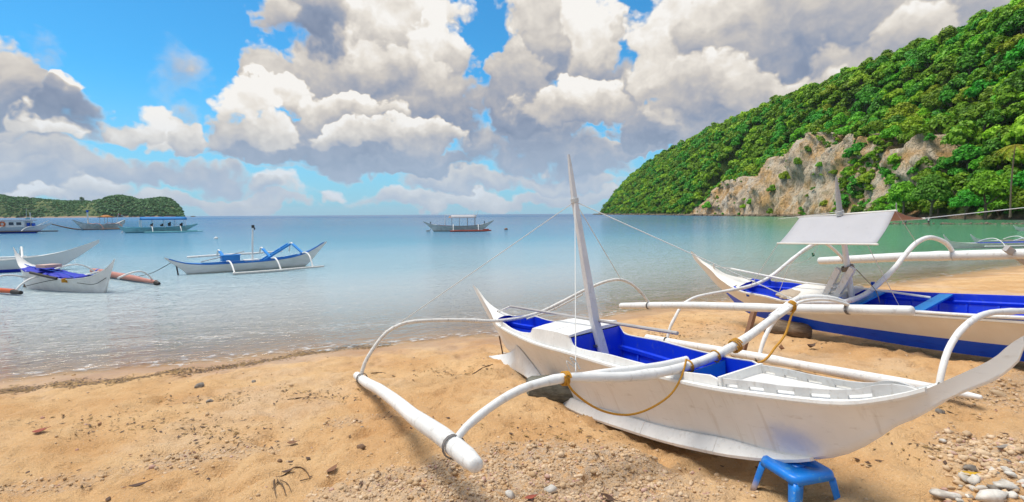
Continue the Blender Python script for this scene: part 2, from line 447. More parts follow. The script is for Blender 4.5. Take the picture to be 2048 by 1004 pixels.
def gravel_amt(x, y):
    """Where coral gravel covers the sand (0..1)."""
    def blob(cx, cy, rx, ry, a):
        c, s = math.cos(a), math.sin(a); dx, dy = x - cx, y - cy
        return np.clip(1.25 - ((dx * c + dy * s) / rx)**2 - ((dy * c - dx * s) / ry)**2, 0, 1)
    m = blob(0.15, 3.55, 1.45, 0.75, 0.05)
    m = np.maximum(m, blob(-0.55, 2.9, 0.8, .5, 0.2))
    m = np.maximum(m, blob(0.55, 3.0, 0.9, .6, 0.1))
    m = np.maximum(m, blob(3.75, 3.55, 0.75, 0.62, 0.5))
    m = np.maximum(m, 0.55 * blob(-2.6, 4.35, 0.75, 0.28, 0.35))
    m = np.maximum(m, 0.5 * blob(5.3, 5.0, 1.0, .7, 0.7))
    m = np.maximum(m, 0.35 * blob(-1.4, 5.2, 0.5, 0.3, 0.5))
    m = np.maximum(m, 0.4 * blob(-3.5, 3.9, 0.6, .2, 0.3))
    return np.clip(m + 0.55 * fbm(x * 2.2, y * 2.2, 40, 3) * (m > 0.02), 0, 1)
_fr = np.random.default_rng(77)
TRACKS = []
for x0, y0, a0, n0 in ((-4.6, 4.2, .25, 13), (-2.9, 2.6, .9, 11), (-1.6, 3.2, 1.35, 9), (2.4, 5.2, .5, 10), (-5.4, 6.0, .15, 12), (3.2, 2.7, 1.0, 9), (.6, 8.0, .1, 12), (4.6, 6.1, .9, 10), (-3.6, 5.4, -.3, 10)):
    a_ = a0
    for k_ in range(n0):
        a_ += _fr.normal(0, .12); s_ = (-1) ** k_ * .11
        TRACKS.append((x0 + math.cos(a_) * .52 * k_ - math.sin(a_) * s_ + _fr.normal(0, .05), y0 + math.sin(a_) * .52 * k_ + math.cos(a_) * s_, a_ + _fr.normal(0, .2), _fr.uniform(.6, 1.2)))
for k_ in range(130):
    TRACKS.append((_fr.uniform(-6, 6), _fr.uniform(1.6, 8.5), _fr.uniform(0, 3.1), _fr.uniform(.3, 1.1)))
def prints(x, y):
    """Trodden sand: shallow foot shaped hollows with a pushed up rim."""
    h = np.zeros(np.shape(x))
    near = np.hypot(x, y) < 14
    xs, ys = np.asarray(x)[near], np.asarray(y)[near]; hs = np.zeros(xs.shape)
    for cx, cy, a, d in TRACKS:
        m = (np.abs(xs - cx) < .4) & (np.abs(ys - cy) < .4)
        if not m.any(): continue
        dx, dy = xs[m] - cx, ys[m] - cy
        r = np.sqrt(((dx * math.cos(a) + dy * math.sin(a)) / .15)**2 + ((dy * math.cos(a) - dx * math.sin(a)) / .065)**2)
        hs[m] += d * (.034 * np.exp(-r**3) - .014 * np.exp(-((r - 1.35) / .35)**2))
    if near.ndim: h[near] = hs
    elif near: h = float(hs[0]) if hs.size else 0.0
    return h
def ground_z(x, y, detail=True):
    scalar = np.ndim(x) == 0
    x = np.atleast_1d(np.asarray(x, float)); y = np.atleast_1d(np.asarray(y, float))
    d = shore_dist(x, y)
    land = 0.086 * np.minimum(d, 30) + 0.03 * np.clip(d - 30, 0, 60)
    sea = np.maximum(0.075 * d, -3.2) - 0.02 * np.clip(-d - 40, 0, 400)
    z = np.where(d > 0, land, sea)
    # heaped gravel by the left float, hollow under the hull and under the second hull
    z = z + 0.12 * np.exp(-(((x + .1) / .9)**2 + ((y - 3.05) / .55)**2)) + 0.05 * np.exp(-(((x - 3.9) / .8)**2 + ((y - 3.4) / .6)**2))
    ax, ay = x - 1.15, y - 5.25
    al, ac = -.43 * ax + .9 * ay, .9 * ax + .43 * ay
    z = z - 0.20 * np.exp(-((al / 1.7)**4 + (ac / .48)**2))
    bx, by = x - 5.85, y - 7.9
    bl, bc = -.40 * bx + .915 * by, .915 * bx + .40 * by
    z = z - 0.13 * np.exp(-((bl / 2.6)**4 + (bc / .6)**2))
    z = z - 0.065 * np.exp(-(((x - 2.0) / .5)**2 + ((y - 3.4) / .42)**2))
    if detail:
        k = np.clip(1 - np.hypot(x, y) / 60, 0, 1) * np.clip(0.25 + d * 0.35, 0.05, 1)
        n = 0.06 * fbm(x * 0.9, y * 0.9, 3, 3) + 0.075 * fbm(x * 2.6 + 3, y * 2.6, 9, 5, .66)
        dents = fbm(x * 3.4, y * 4.2, 21, 2)
        n = n - 0.14 * np.clip(dents - 0.17, 0, 1)
        n = n - prints(x, y)
        g = gravel_amt(x, y)
        n = n + g * 0.03 * fbm(x * 14, y * 14, 31, 3, .6)
        z = z + n * k
    return z[0] if scalar else z

def at_depth(px, py, d):
    q = at_px(px, py, -1.0); v = q - Vector((0, 0, CAM_H)); v *= d / v.y
    return v + Vector((0, 0, CAM_H))
def at_px(px, py, z=0.0):
    """Point of the level sheet z seen at a place in the photograph."""
    p = math.atan(74 / 1020); x, y = px - 1024, py - 502; cr, sr = math.cos(.006), math.sin(.006)
    X, Y = (x * cr - y * sr) / 1020, (x * sr + y * cr) / 1020
    d = Vector((X, math.cos(p) - Y * math.sin(p), -math.sin(p) - Y * math.cos(p)))
    q = d * ((z - CAM_H) / d.z)
    q.z = z
    return q

def ground_at(px, py):
    """Point of the sand seen at a place in the photograph."""
    q = at_px(px, py, .4)
    for _ in range(12): q = at_px(px, py, float(ground_z(q.x, q.y, False)))
    return q

def sand_material():
    m, T, bs = mat('beach_sand')
    geo = T.node('ShaderNodeNewGeometry'); P = geo.outputs['Position']
    s = T.node('ShaderNodeSeparateXYZ'); T.l.new(P, s.inputs[0])
    big = T.noise(P, 0.9, 5, 0.6); mid = T.noise(P, 5.0, 6, 0.62); fine = T.noise(P, 120.0, 3, 0.6); grit = T.noise(P, 38.0, 4, 0.7)
    c = T.mix(T.smooth(big, 0.34, 0.66), (0.66, 0.375, 0.165), (0.77, 0.495, 0.25))
    broad = T.noise(P, 0.42, 4, .6)
    c = T.mix(T.math('MULTIPLY', T.smooth(broad, .50, .66), .45), c, (.76, .58, .41))
    c = T.mix(T.math('MULTIPLY', T.smooth(mid, 0.48, 0.72), 0.45), c, (0.50, 0.29, 0.14))
    c = T.mix(T.math('MULTIPLY', T.smooth(fine, 0.52, 0.75), 0.35), c, (0.80, 0.63, 0.44))
    c = T.mix(T.math('MULTIPLY', T.smooth(grit, 0.60, 0.72), 0.55), c, (0.28, 0.165, 0.09))
    crumb = T.noise(P, 62.0, 3, 0.7)
    c = T.mix(T.math('MULTIPLY', T.smooth(crumb, 0.58, 0.70), 0.5), c, (0.82, 0.68, 0.52))
    at = T.node('ShaderNodeAttribute', attribute_name='gravel')
    gv = T.math('MULTIPLY', at.outputs['Fac'], T.smooth(T.noise(P, 22, 4, .6), 0.35, 0.6))
    c = T.mix(gv, c, T.mix(grit, (0.42, 0.29, 0.19), (0.74, 0.60, 0.46)))
    # sand wetted by the swash is darker and smoother
    wetn = T.math('MULTIPLY_ADD', T.math('SUBTRACT', big, 0.5), 0.10, s.outputs[2])
    wet = T.smooth(wetn, 0.02, 0.13, 1.0, 0.0)
    c = T.mix(wet, c, T.mix(1.0, c, (0.66, 0.62, 0.58), 'MULTIPLY'))
    T.l.new(c, bs.inputs['Base Color'])
    T.l.new(T.math('MULTIPLY_ADD', wet, -0.55, 0.92), bs.inputs['Roughness'])
    T.l.new(T.math('MULTIPLY_ADD', wet, 0.35, 0.12), bs.inputs['Specular IOR Level'])
    h = T.math('ADD', T.math('MULTIPLY', mid, 1.0), T.math('MULTIPLY', grit, 0.35))
    h = T.math('ADD', h, T.math('MULTIPLY', fine, 0.14))
    h = T.math('ADD', h, T.math('MULTIPLY', crumb, 0.22))
    h = T.math('MULTIPLY', h, T.math('MULTIPLY_ADD', wet, -0.85, 1.0))
    bump(T, bs, h, 1.0, 0.075)
    return m
SAND = sand_material()

def build_ground():
    na, nr = 620, 560
    a = np.linspace(R_(-100), R_(100), na)
    r = 0.7 * (6000 / 0.7) ** (np.linspace(0, 1, nr) ** 1.0)
    r = np.concatenate([np.geomspace(0.7, 32, 430), np.geomspace(32.6, 260, 90), np.geomspace(270, 9000, 40)])
    nr = len(r)
    A, Rr = np.meshgrid(a, r)
    X, Y = Rr * np.sin(A), Rr * np.cos(A)
    Z = ground_z(X, Y)
    G = gravel_amt(X, Y)
    i = np.arange(na * nr).reshape(nr, na)
    F = np.stack([i[:-1, :-1], i[:-1, 1:], i[1:, 1:], i[1:, :-1]], -1).reshape(-1, 4)
    o = np_mesh('beach_and_sea_bed', np.stack([X, Y, Z], -1).reshape(-1, 3), F, SAND, smooth=True, attrs={'gravel': G.ravel()})
    tag(o, kind='structure')

def water_material():
    m, T, bs = mat('sea_water')
    T.n.remove(bs)
    geo = T.node('ShaderNodeNewGeometry'); P = geo.outputs['Position']
    depth = T.node('ShaderNodeAttribute', attribute_name='depth').outputs['Fac']
    dist = T.vec('LENGTH', P)
    # ripples: long low waves near the shore line up with it, small chop everywhere
    rot = T.node('ShaderNodeMapping'); T.l.new(P, rot.inputs[0]); rot.inputs['Rotation'].default_value = (0, 0, R_(-24))
    q = rot.outputs[0]
    w1 = T.noise(T.vec('MULTIPLY', q, (0.45, 1.5, 1)), 1.0, 4, 0.6, 0.6)
    w2 = T.noise(T.vec('MULTIPLY', q, (2.6, 6.0, 1)), 1.0, 3, 0.6, 0.4)
    w3 = T.noise(T.vec('MULTIPLY', q, (0.05, 0.16, 1)), 1.0, 3, 0.55, 0.3)
    w4 = T.noise(T.vec('MULTIPLY', q, (0.9, 3.2, 1)), 1.0, 2, 0.5, 1.2)
    h = T.math('ADD', T.math('MULTIPLY', w1, 1.0), T.math('MULTIPLY', w2, 0.55))
    h = T.math('ADD', h, T.math('MULTIPLY', w3, 1.2))
    h = T.math('ADD', h, T.math('MULTIPLY', T.math('ABSOLUTE', T.math('SUBTRACT', w4, .5)), -.55))
    calm = T.math('MULTIPLY', T.smooth(depth, 0.0, 0.30, 0.4, 1.0), T.smooth(dist, 12, 160, 1.0, 0.45))
    h = T.math('MULTIPLY', h, calm)
    b = T.node('ShaderNodeBump'); b.inputs['Strength'].default_value = 1.0; b.inputs['Distance'].default_value = 0.24
    T.l.new(h, b.inputs['Height'])
    N = b.outputs[0]
    # body of the water: clear over the shallows, then turquoise, then blue
    deep = T.math('SUBTRACT', 1.0, T.math('POWER', 2.718, T.math('MULTIPLY', depth, -3.6)))
    patch = T.noise(T.vec('MULTIPLY', q, (0.012, 0.03, 1)), 1.0, 3, 0.5)
    col = T.ramp(T.math('MULTIPLY', depth, 0.2), [(0.0, (0.50, 0.46, 0.41)), (0.07, (0.44, 0.46, 0.46)), (0.2, (0.31, 0.41, 0.46)), (0.5, (0.15, 0.31, 0.42)), (1.0, (0.03, 0.13, 0.27))])
    col = T.mix(T.math('MULTIPLY', T.smooth(patch, 0.42, 0.66), 0.3), col, (0.05, 0.25, 0.34))
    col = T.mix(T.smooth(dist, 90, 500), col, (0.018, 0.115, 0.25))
    # the hill's green reflection in the cove, painted into the body colour
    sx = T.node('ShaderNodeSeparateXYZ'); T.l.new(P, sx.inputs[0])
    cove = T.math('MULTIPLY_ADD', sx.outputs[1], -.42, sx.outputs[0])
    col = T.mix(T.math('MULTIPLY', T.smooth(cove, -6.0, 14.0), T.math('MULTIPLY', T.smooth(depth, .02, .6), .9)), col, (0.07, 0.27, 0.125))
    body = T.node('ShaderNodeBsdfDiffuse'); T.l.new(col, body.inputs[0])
    clear = T.node('ShaderNodeBsdfTransparent')
    T.l.new(T.mix(T.smooth(depth, 0, .6), (0.97, 0.985, 0.985), (0.68, 0.85, 0.84)), clear.inputs[0])
    m1 = T.node('ShaderNodeMixShader'); T.l.new(deep, m1.inputs[0])
    T.l.new(clear.outputs[0], m1.inputs[1]); T.l.new(body.outputs[0], m1.inputs[2])
    gl = T.node('ShaderNodeBsdfGlossy'); gl.inputs[0].default_value = (1, 1, 1, 1)
    T.l.new(T.smooth(dist, 5, 900, 0.06, 0.28), gl.inputs['Roughness']); T.l.new(N, gl.inputs['Normal'])
    fr = T.node('ShaderNodeFresnel'); fr.inputs[0].default_value = 1.33; T.l.new(N, fr.inputs['Normal'])
    # far off, wave faces turned to the eye lower the mirror effect
    fk = T.math('MULTIPLY', fr.outputs[0], T.smooth(dist, 15, 700, 1.0, 0.42))
    # the last film of water on the sand
    film = T.smooth(depth, 0.0, 0.035)
    # thin lace of foam where the swash turns
    fo = T.node('ShaderNodeBsdfDiffuse'); fo.inputs[0].default_value = (.82, .82, .82, 1)
    edge = T.math('ADD', depth, T.math('MULTIPLY', T.math('SUBTRACT', T.noise(P, 1.1, 4, .6), .5), .09))
    band = T.math('MULTIPLY', T.smooth(edge, .004, .022), T.smooth(edge, .028, .06, 1, 0))
    band2 = T.math('MULTIPLY', T.math('MULTIPLY', T.smooth(edge, .12, .15), T.smooth(edge, .16, .21, 1, 0)), .55)
    lace = T.smooth(T.noise(T.vec('MULTIPLY', q, (5, 9, 1)), 1.0, 4, .65), .50, .64)
    foam = T.math('MULTIPLY', T.math('MAXIMUM', band, band2), T.math('MULTIPLY', lace, .6))
    m0 = T.node('ShaderNodeMixShader'); T.l.new(foam, m0.inputs[0]); T.l.new(m1.outputs[0], m0.inputs[1]); T.l.new(fo.outputs[0], m0.inputs[2])
    mx = T.node('ShaderNodeMixShader'); T.l.new(T.math('MULTIPLY', fk, film), mx.inputs[0])
    T.l.new(m0.outputs[0], mx.inputs[1]); T.l.new(gl.outputs[0], mx.inputs[2])
    T.l.new(mx.outputs[0], T.n['Material Output'].inputs[0])
    return m

def build_sea():
    na = 400
    a = np.linspace(R_(-100), R_(100), na)
    r = np.concatenate([np.geomspace(2.0, 60, 260), np.geomspace(61, 600, 70), np.geomspace(640, 9000, 30)])
    A, Rr = np.meshgrid(a, r); X, Y = Rr * np.sin(A), Rr * np.cos(A)
    gz = ground_z(X, Y)
    keep = gz < 0.12
    i = np.arange(X.size).reshape(X.shape)
    F = np.stack([i[:-1, :-1], i[:-1, 1:], i[1:, 1:], i[1:, :-1]], -1).reshape(-1, 4)
    F = F[keep.ravel()[F].any(1)]
    used = np.unique(F); re = np.full(X.size, -1); re[used] = np.arange(len(used))
    V = np.stack([X, Y, np.zeros_like(X)], -1).reshape(-1, 3)[used]
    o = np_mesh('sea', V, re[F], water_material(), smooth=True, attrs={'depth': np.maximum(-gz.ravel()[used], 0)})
    tag(o, kind='structure')
build_ground()
build_sea()

# ------------------------------------------------------------------ outrigger boats on the sand
def mat34(R, O):
    return Matrix([[*R[0], O[0]], [*R[1], O[1]], [*R[2], O[2]], [0, 0, 0, 1]])

def hull_rings(ts, keel, sheer, hw, bot, n=9, flare=1.35, lean=0.0):
    """Cross sections from the left sheer down round the keel to the right sheer."""
    rings = []
    for t in ts:
        zk, zs, w, wb = keel(t), sheer(t), hw(t), bot(t)
        zs = max(zs, zk + 0.02)
        wb = min(wb, w)
        side = []
        for k in range(n + 1):
            u = k / n                       # 0 sheer .. 1 chine
            z = zs + (zk + min(.03, (zs - zk) * .1) - zs) * u
            x = wb + (w - wb) * (1 - u) ** flare
            side.append((x, z))
        ring = [(-x, t, z) for x, z in side] + [(0, t, zk)] + [(x, t, z) for x, z in side[::-1]]
        rings.append(ring)
    return rings

def hull_x(t, z, k_, s_, w_, b_, flare):
    zk, zs = k_(t), s_(t); u = min(1.0, max(0.0, (zs - z) / max(zs - zk, .02)))
    wb = min(b_(t), w_(t))
    return wb + (w_(t) - wb) * (1 - u) ** flare

def lashing(mb, c, axis, r, turns=3, w=0.008, pitch=0.016, n=7):
    """A few turns of cord round a pole at c with direction axis."""
    c = Vector(c); t = Vector(axis).normalized()
    x = t.cross(Vector((0.3, 0.2, 0.9))).normalized(); y = t.cross(x)
    pts = []
    N = int(turns * 14)
    for i in range(N + 1):
        a = 2 * math.pi * i / 14
        pts.append(c + t * ((i / N - .5) * pitch * turns) + (x * math.cos(a) + y * math.sin(a)) * r)
    mb.tube(pts, w, 6)

def float_pole(name, pts, radii, parent, m=None, n=14, seed=0, knots=(), samples=30):
    P = curve(pts, samples); t = np.linspace(0, 1, samples)
    rad = np.interp(t, [k for k, _ in radii], [v for _, v in radii])
    rr = np.random.default_rng(seed)
    rad = rad * (1 + 0.035 * np.interp(t, np.linspace(0, 1, 12), rr.uniform(-1, 1, 12)))
    for k in knots:
        rad = rad * (1 + 0.10 * np.exp(-((t - k) / 0.008) ** 2))
    P = P + np.c_[np.interp(t, np.linspace(0, 1, 7), rr.uniform(-1, 1, 7)), np.zeros(samples), np.interp(t, np.linspace(0, 1, 7), rr.uniform(-1, 1, 7))] * rad[:, None] * .22
    mb = MB()
    # rounded ends
    d0 = (P[0] - P[1]) / np.linalg.norm(P[0] - P[1]); d1 = (P[-1] - P[-2]) / np.linalg.norm(P[-1] - P[-2])
    pre = [P[0] + d0 * rad[0] * k for k in (0.55, 0.45, 0.25)]; post = [P[-1] + d1 * rad[-1] * k for k in (.25, .45, .55)]
    rp = [rad[0] * .35, rad[0] * .65, rad[0] * .9]; rq = [rad[-1] * .9, rad[-1] * .65, rad[-1] * .35]
    mb.tube([*pre, *P, *post], [*rp, *rad, *rq], n)
    return mb.build(name, m or POLE, parent, angle=60)

def arm_pole(name, pts, r0, r1, parent, m=None, seed=0, samples=34, mid=None):
    P = curve(pts, samples); t = np.linspace(0, 1, samples)
    if mid is None: rad = np.interp(t, [0, .5, 1], [r0, (r0 + r1) / 2, r1])
    else: rad = np.interp(t, [0, .5, 1], [r0, mid, r1])
    rr = np.random.default_rng(seed)
    for k in rr.uniform(0.05, 0.95, 6): rad = rad * (1 + 0.17 * np.exp(-((t - k) / 0.010) ** 2))
    mb = MB(); mb.tube(P, rad, 10)
    return mb.build(name, m or POLE, parent, angle=60)

def line(name, pts, r, m, parent=None, samples=24, n=5):
    mb = MB(); mb.tube(curve(pts, samples) if len(pts) > 2 else pts, r, n)
    return mb.build(name, m, parent, angle=80)

# ---- the near boat -------------------------------------------------------------
RAIL_SHADED = paint('shaded_white_rail_paint', (.60, .59, .575), .5)  # white rails greyed: the shade on them is put into the colour
def near_boat():
    root = empty('outrigger_boat', matrix=mat34([[0.89155, -0.42191, -0.16471], [0.44071, 0.89200, 0.10060], [0.10448, -0.16227, 0.98120]], (0.948, 5.597, 0.980)))
    tag(root, 'white outrigger boat with deep blue cockpit, its near end propped on a blue plastic stool', 'boat', 'outrigger boats drawn up on the beach')
    KEEL = [(-3.64, .30), (-3.625, .251), (-3.57, .178), (-3.484, .102), (-3.396, .051), (-3.303, -.005), (-3.2, -.085), (-3.09, -.165), (-3.0, -.22), (-2.865, -.332), (-2.715, -.443), (-2.55, -.528), (-2.3, -.60),
            (-1.8, -.645), (-1.0, -.69), (0, -.70), (.6, -.65), (1.0, -.54), (1.3, -.45), (1.9, -.34), (2.45, -.20), (2.6, -.094), (2.71, .028), (2.854, .16), (3.01, .288), (3.19, .471), (3.375, .68), (3.496, .832), (3.51, .85)]
    SHEER = [(-3.64, .345), (-3.59, .306), (-3.53, .244), (-3.473, .20), (-3.384, .144), (-3.29, .087), (-3.2, .035), (-3.1, -.005), (-3.0, -.035), (-2.86, -.068), (-2.72, -.083), (-2.5, -.088), (-2.03, -.086),
             (-1.7, -.072), (-1.31, -.04), (-.9, -.018), (-.41, .03), (0, .07), (.5, .10), (1.04, .149), (1.68, .22), (2.2, .275), (2.46, .32), (2.75, .42), (3.05, .56), (3.25, .70), (3.40, .81), (3.51, .872)]
    HW = [(-3.64, .012), (-3.4, .018), (-3.25, .026), (-3.1, .06), (-2.95, .10), (-2.7, .152), (-2.5, .185), (-2.0, .255), (-1.3, .326), (-.6, .372), (0, .395), (.5, .392), (1.04, .368), (1.68, .313), (2.1, .245), (2.46, .165), (2.8, .075), (3.1, .028), (3.3, .016), (3.51, .010)]
    BOT = [(-3.64, .010), (-3.2, .012), (-3.0, .016), (-2.7, .03), (-2.4, .07), (-2.0, .12), (-1, .16), (.5, .165), (1.3, .12), (2.0, .06), (2.5, .02), (3.51, .008)]
    ts = np.unique(np.concatenate([np.linspace(-3.64, -2.9, 22), np.linspace(-2.9, 2.2, 46), np.linspace(2.2, 3.51, 26)]))
    k_, s_, w_, b_ = (lambda T: (lambda t: tab(t, T)))(KEEL), (lambda t: tab(t, SHEER)), (lambda t: tab(t, HW)), (lambda t: tab(t, BOT))
    mb = MB()
    rings = hull_rings(ts, k_, s_, w_, b_, n=9, flare=1.5)
    mb.loft(rings, False)
    mb.add(rings[0], [tuple(range(len(rings[0])))]); mb.add(rings[-1], [tuple(range(len(rings[-1])))])
    hull = mb.build('hull', hull_white(), root, angle=50)
    # rubbing strake along each sheer
    for sx in (-1, 1):
        mb = MB(); rg = []
        for t in np.linspace(-3.2, 2.42, 70):
            x, z = w_(t), s_(t)
            f = min(1, (t + 3.25) / .4, (2.5 - t) / .5)
            w0 = 0.020 * f + .004
            rg.append([(sx * (x + dx), t, z + dz) for dx, dz in ((-.010, .012), (w0, .010), (w0 + .004, -.010), (w0 - .004, -.026), (-.006, -.028))])
        mb.loft(rg, True, True); mb.build('rubbing_strake', WHITE, root, angle=35)
    # coaming: boards standing on the sheer, cut in a wave along the top
    COAM = [(-1.93, -.03), (-1.86, .000), (-1.65, .000), (-1.35, .015), (-1.1, .035), (-.85, .062), (-.65, .082), (-.42, .092), (-.12, .115), (-.055, .145), (-.03, .208), (.06, .245), (.27, .268), (.75, .287), (.84, .277), (.9, .232), (.97, .218), (1.2, .216), (1.53, .242), (1.7, .270), (1.85, .30), (2.12, .325), (2.45, .315), (2.75, .33)]
    CW = [(-1.95, .235), (-1.3, .29), (-.6, .33), (0, .345), (.6, .345), (1.25, .32), (1.9, .26), (2.4, .15), (2.75, .05)]
    c_ = lambda t: tab(t, COAM); cw = lambda t: tab(t, CW)
    tc = np.unique(np.concatenate([np.linspace(-1.92, 2.55, 64), [-.06, -.045, -.03, .06, .75, .8, .84, .87, .9]]))
    for sx in (-1, 1):
        mb = MB(); rg = []
        for t in tc:
            x0, z0 = w_(t) - .012, s_(t) - .002
            x1, z1 = min(cw(t), w_(t) - .004), max(c_(t), s_(t) + .012)
            rg.append([(sx * x0, t, z0), (sx * (x0 * .45 + x1 * .55), t, z0 * .45 + z1 * .55), (sx * x1, t, z1), (sx * (x1 - .016), t, z1 + .001), (sx * (x1 - .018), t, z1 - .03)])
        mb.loft(rg, False); mb.build('coaming', WHITE, root, angle=35)
    # blue lining of both cockpits
    FLOOR = -.40
    def liner(t0, t1, name='cockpit_lining', end0=True, end1=True):
        mb = MB(); rg = []
        tt = np.linspace(t0, t1, max(8, int((t1 - t0) / .07)))
        for t in tt:
            x1 = min(cw(t), w_(t) - .004) - .018; z1 = max(c_(t), s_(t) + .012) - .006
            zf = max(FLOOR, k_(t) + .10); zl = s_(t) - .10
            wl = x1 - .012
            inx = lambda z: max(.012, min(wl, hull_x(t, z, k_, s_, w_, b_, 1.5) - .014))
            zl = max(zl, zf + .06)
            half = [(x1, z1), (min(wl + .006, w_(t) - .012), zl + .02), (inx(zl) - .024, zl + .012), (inx(zl) - .026, zl - .025), (inx(zl - .035), zl - .035), *[(inx(z_), z_) for z_ in np.linspace(zl - .04, zf, 5)[1:]]]
            half = [(max(x, .01), z) for x, z in half]
            rg.append([(-x, t, z) for x, z in half] + [(x, t, z) for x, z in half[::-1]])
        mb.loft(rg, False)
        if end0: mb.add(rg[0], [tuple(range(len(rg[0])))])
        if end1: mb.add(rg[-1], [tuple(range(len(rg[-1])))])
        return mb.build(name, BLUE, root, angle=30)
    liner(-1.92, -.025); liner(.83, 2.52)
    for t in (-1.62, -1.30, -.97, -.64, -.32, 1.15, 1.5, 1.85):
        for sx in (-1, 1):
            zl = s_(t) - .135; zf = max(FLOOR, k_(t) + .1)
            mb = MB(); rg = []
            for z_ in np.linspace(zl, zf, 5):
                x1 = max(.02, min(cw(t) - .03, hull_x(t, z_, k_, s_, w_, b_, 1.5) - .014))
                rg.append([(sx * (x1 - .022), t - .013, z_), (sx * (x1 + .004), t - .013, z_), (sx * (x1 + .004), t + .013, z_), (sx * (x1 - .022), t + .013, z_)])
            mb.loft(rg, True, True); mb.build('rib', BLUE, root, smooth=False)
    # raised end wall of the cockpit towards the foredeck
    tr = -1.935; zs = s_(tr)
    mb = MB(); xw = cw(tr)
    mb.add([(-xw - .01, tr + .015, zs - .03), (xw + .01, tr + .015, zs - .03), (xw, tr + .015, -.012), (-xw, tr + .015, -.005), (-xw - .01, tr - .012, zs - .03), (xw + .01, tr - .012, zs - .03), (xw, tr - .012, -.012), (-xw, tr - .012, -.005)],
           [(0, 1, 2, 3), (5, 4, 7, 6), (3, 2, 6, 7), (0, 3, 7, 4), (1, 5, 6, 2)])
    mb.build('end_board', WHITE, root, smooth=False)
    # thwart bulkhead under the near arm
    for t, m_, z1 in ((-1.56, LIGHT_BLUE, -.03), (-1.52, GREY_POLE, -.045)):
        mb = MB(); x = cw(t) - .022
        xb = hull_x(t, -.33, k_, s_, w_, b_, 1.5) - .03
        mb.add([(-x, t, z1), (x, t, z1), (xb, t, -.33), (-xb, t, -.33), (-x, t + .02, z1), (x, t + .02, z1), (xb, t + .02, -.33), (-xb, t + .02, -.33)],
               [(0, 1, 2, 3), (5, 4, 7, 6), (4, 5, 1, 0), (0, 3, 7, 4), (1, 5, 6, 2)])
        mb.build('bulkhead', m_, root, smooth=False)
    mb = MB(); mb.bar((-.05, -1.50, -.015), (-.05, -1.50, -.30), .035, .03); mb.build('post', LIGHT_BLUE, root, smooth=False)
    # hatch between the cockpits, two boards with a seam
    mb = MB()
    for sx in (-1, 1):
        pass
    for (t0, t1) in ((-.03, .385), (.397, .84)):
        mb = MB(); rg = []
        for t in np.linspace(t0, t1, 4):
            x = cw(t) + .002; z = .242 + .042 * (t / .84)
            rg.append([(-x, t, z), (-x * .5, t, z + .012), (0, t, z + .016), (x * .5, t, z + .012), (x, t, z), (x, t, z - .022), (-x, t, z - .022)])
        mb.loft(rg, True, True); mb.build('hatch_board', WHITE, root, angle=30)
    mb = MB(); mb.box((.30, .36, .262), (.055, .72, .02)); mb.build('hatch_batten', WHITE, root, smooth=False)
    # fore deck and stern deck
    def deck(t0, t1, crown, drop):
        mb = MB(); rg = []
        for t in np.linspace(t0, t1, 18):
            x = w_(t) - .006; z = s_(t) - drop
            rg.append([(-x, t, z), (-x * .5, t, z + crown * .75), (0, t, z + crown), (x * .5, t, z + crown * .75), (x, t, z)])
        mb.loft(rg, False); return mb.build('deck', WHITE, root, angle=40)
    deck(-3.25, -1.94, .012, .003); deck(2.40, 3.35, .05, .004)
    # toe rails with drain slots round the fore deck
    RAILT = [(-3.20, -.006), (-3.14, .022), (-3.03, .039), (-2.95, .028), (-2.865, -.002), (-2.75, -.018), (-2.66, -.024), (-2.43, -.026), (-2.17, -.017), (-2.0, -.017), (-1.93, -.02), (-1.86, -.05), (-1.80, -.07)]
    slots = [(-2.93, -2.80), (-2.70, -2.58), (-2.48, -2.36), (-2.27, -2.16), (-2.07, -1.97)]
    for sx in (-1, 1):
        mb = MB(); edges = sorted({-3.2, -1.82, *np.round(np.linspace(-3.15, -1.84, 24), 3).tolist(), *[e for s in slots for e in s]})
        for a, b in zip(edges[:-1], edges[1:]):
            cut = any(s0 - 1e-6 <= a and b <= s1 + 1e-6 for s0, s1 in slots)
            q = []
            for t in (a, b):
                x = w_(t) - .022 - .012; z0 = s_(t) + .002; z1 = max(tab(t, RAILT), z0 + .006)
                zb = z0 + min(.030 if sx < 0 else .020, (z1 - z0) * .55) if cut else z0
                q.append([(sx * x, t, zb), (sx * (x - .008), t, z1), (sx * (x - .022), t, z1), (sx * (x - .016), t, zb)])
            mb.loft(q, True, True)
        mb.build('toe_rail', RAIL_SHADED, root, smooth=False)
    # chine planks nailed on in overlapping lengths
    cuts = [-2.43, -1.72, -1.33, -.86, -.28, .62]
    for sx in (-1, 1):
        for i, (a, b) in enumerate(zip(cuts[:-1], cuts[1:])):
            mb = MB(); rg = []
            for t in np.linspace(a - .025, b, 10):
                f = max(.02, min(1.0, (t + 2.46) / .62)) if t < -1.8 else 1.0
                f = min(f, 1.0) * (min(1.0, (0.70 - t) / .22 + .2) if t > .45 else 1.0)
                x0 = b_(t) + .012 + .004 * (i % 2); zb = k_(t)
                zu = zb + .035 + .085 * f; o = .092 * f
                xa = x0 + .026 * f; off = .003 * (i % 2)
                rg.append([(sx * (xa - .02), t, zu + off), (sx * (xa + .004), t, zu + off), (sx * (x0 + o + .012), t, zb + .035 + off), (sx * (x0 + o + .008), t, zb + .012), (sx * (x0 - .03), t, zb + .006)])
            mb.loft(rg, True, True); mb.build('chine_plank', WHITE, root, angle=30)
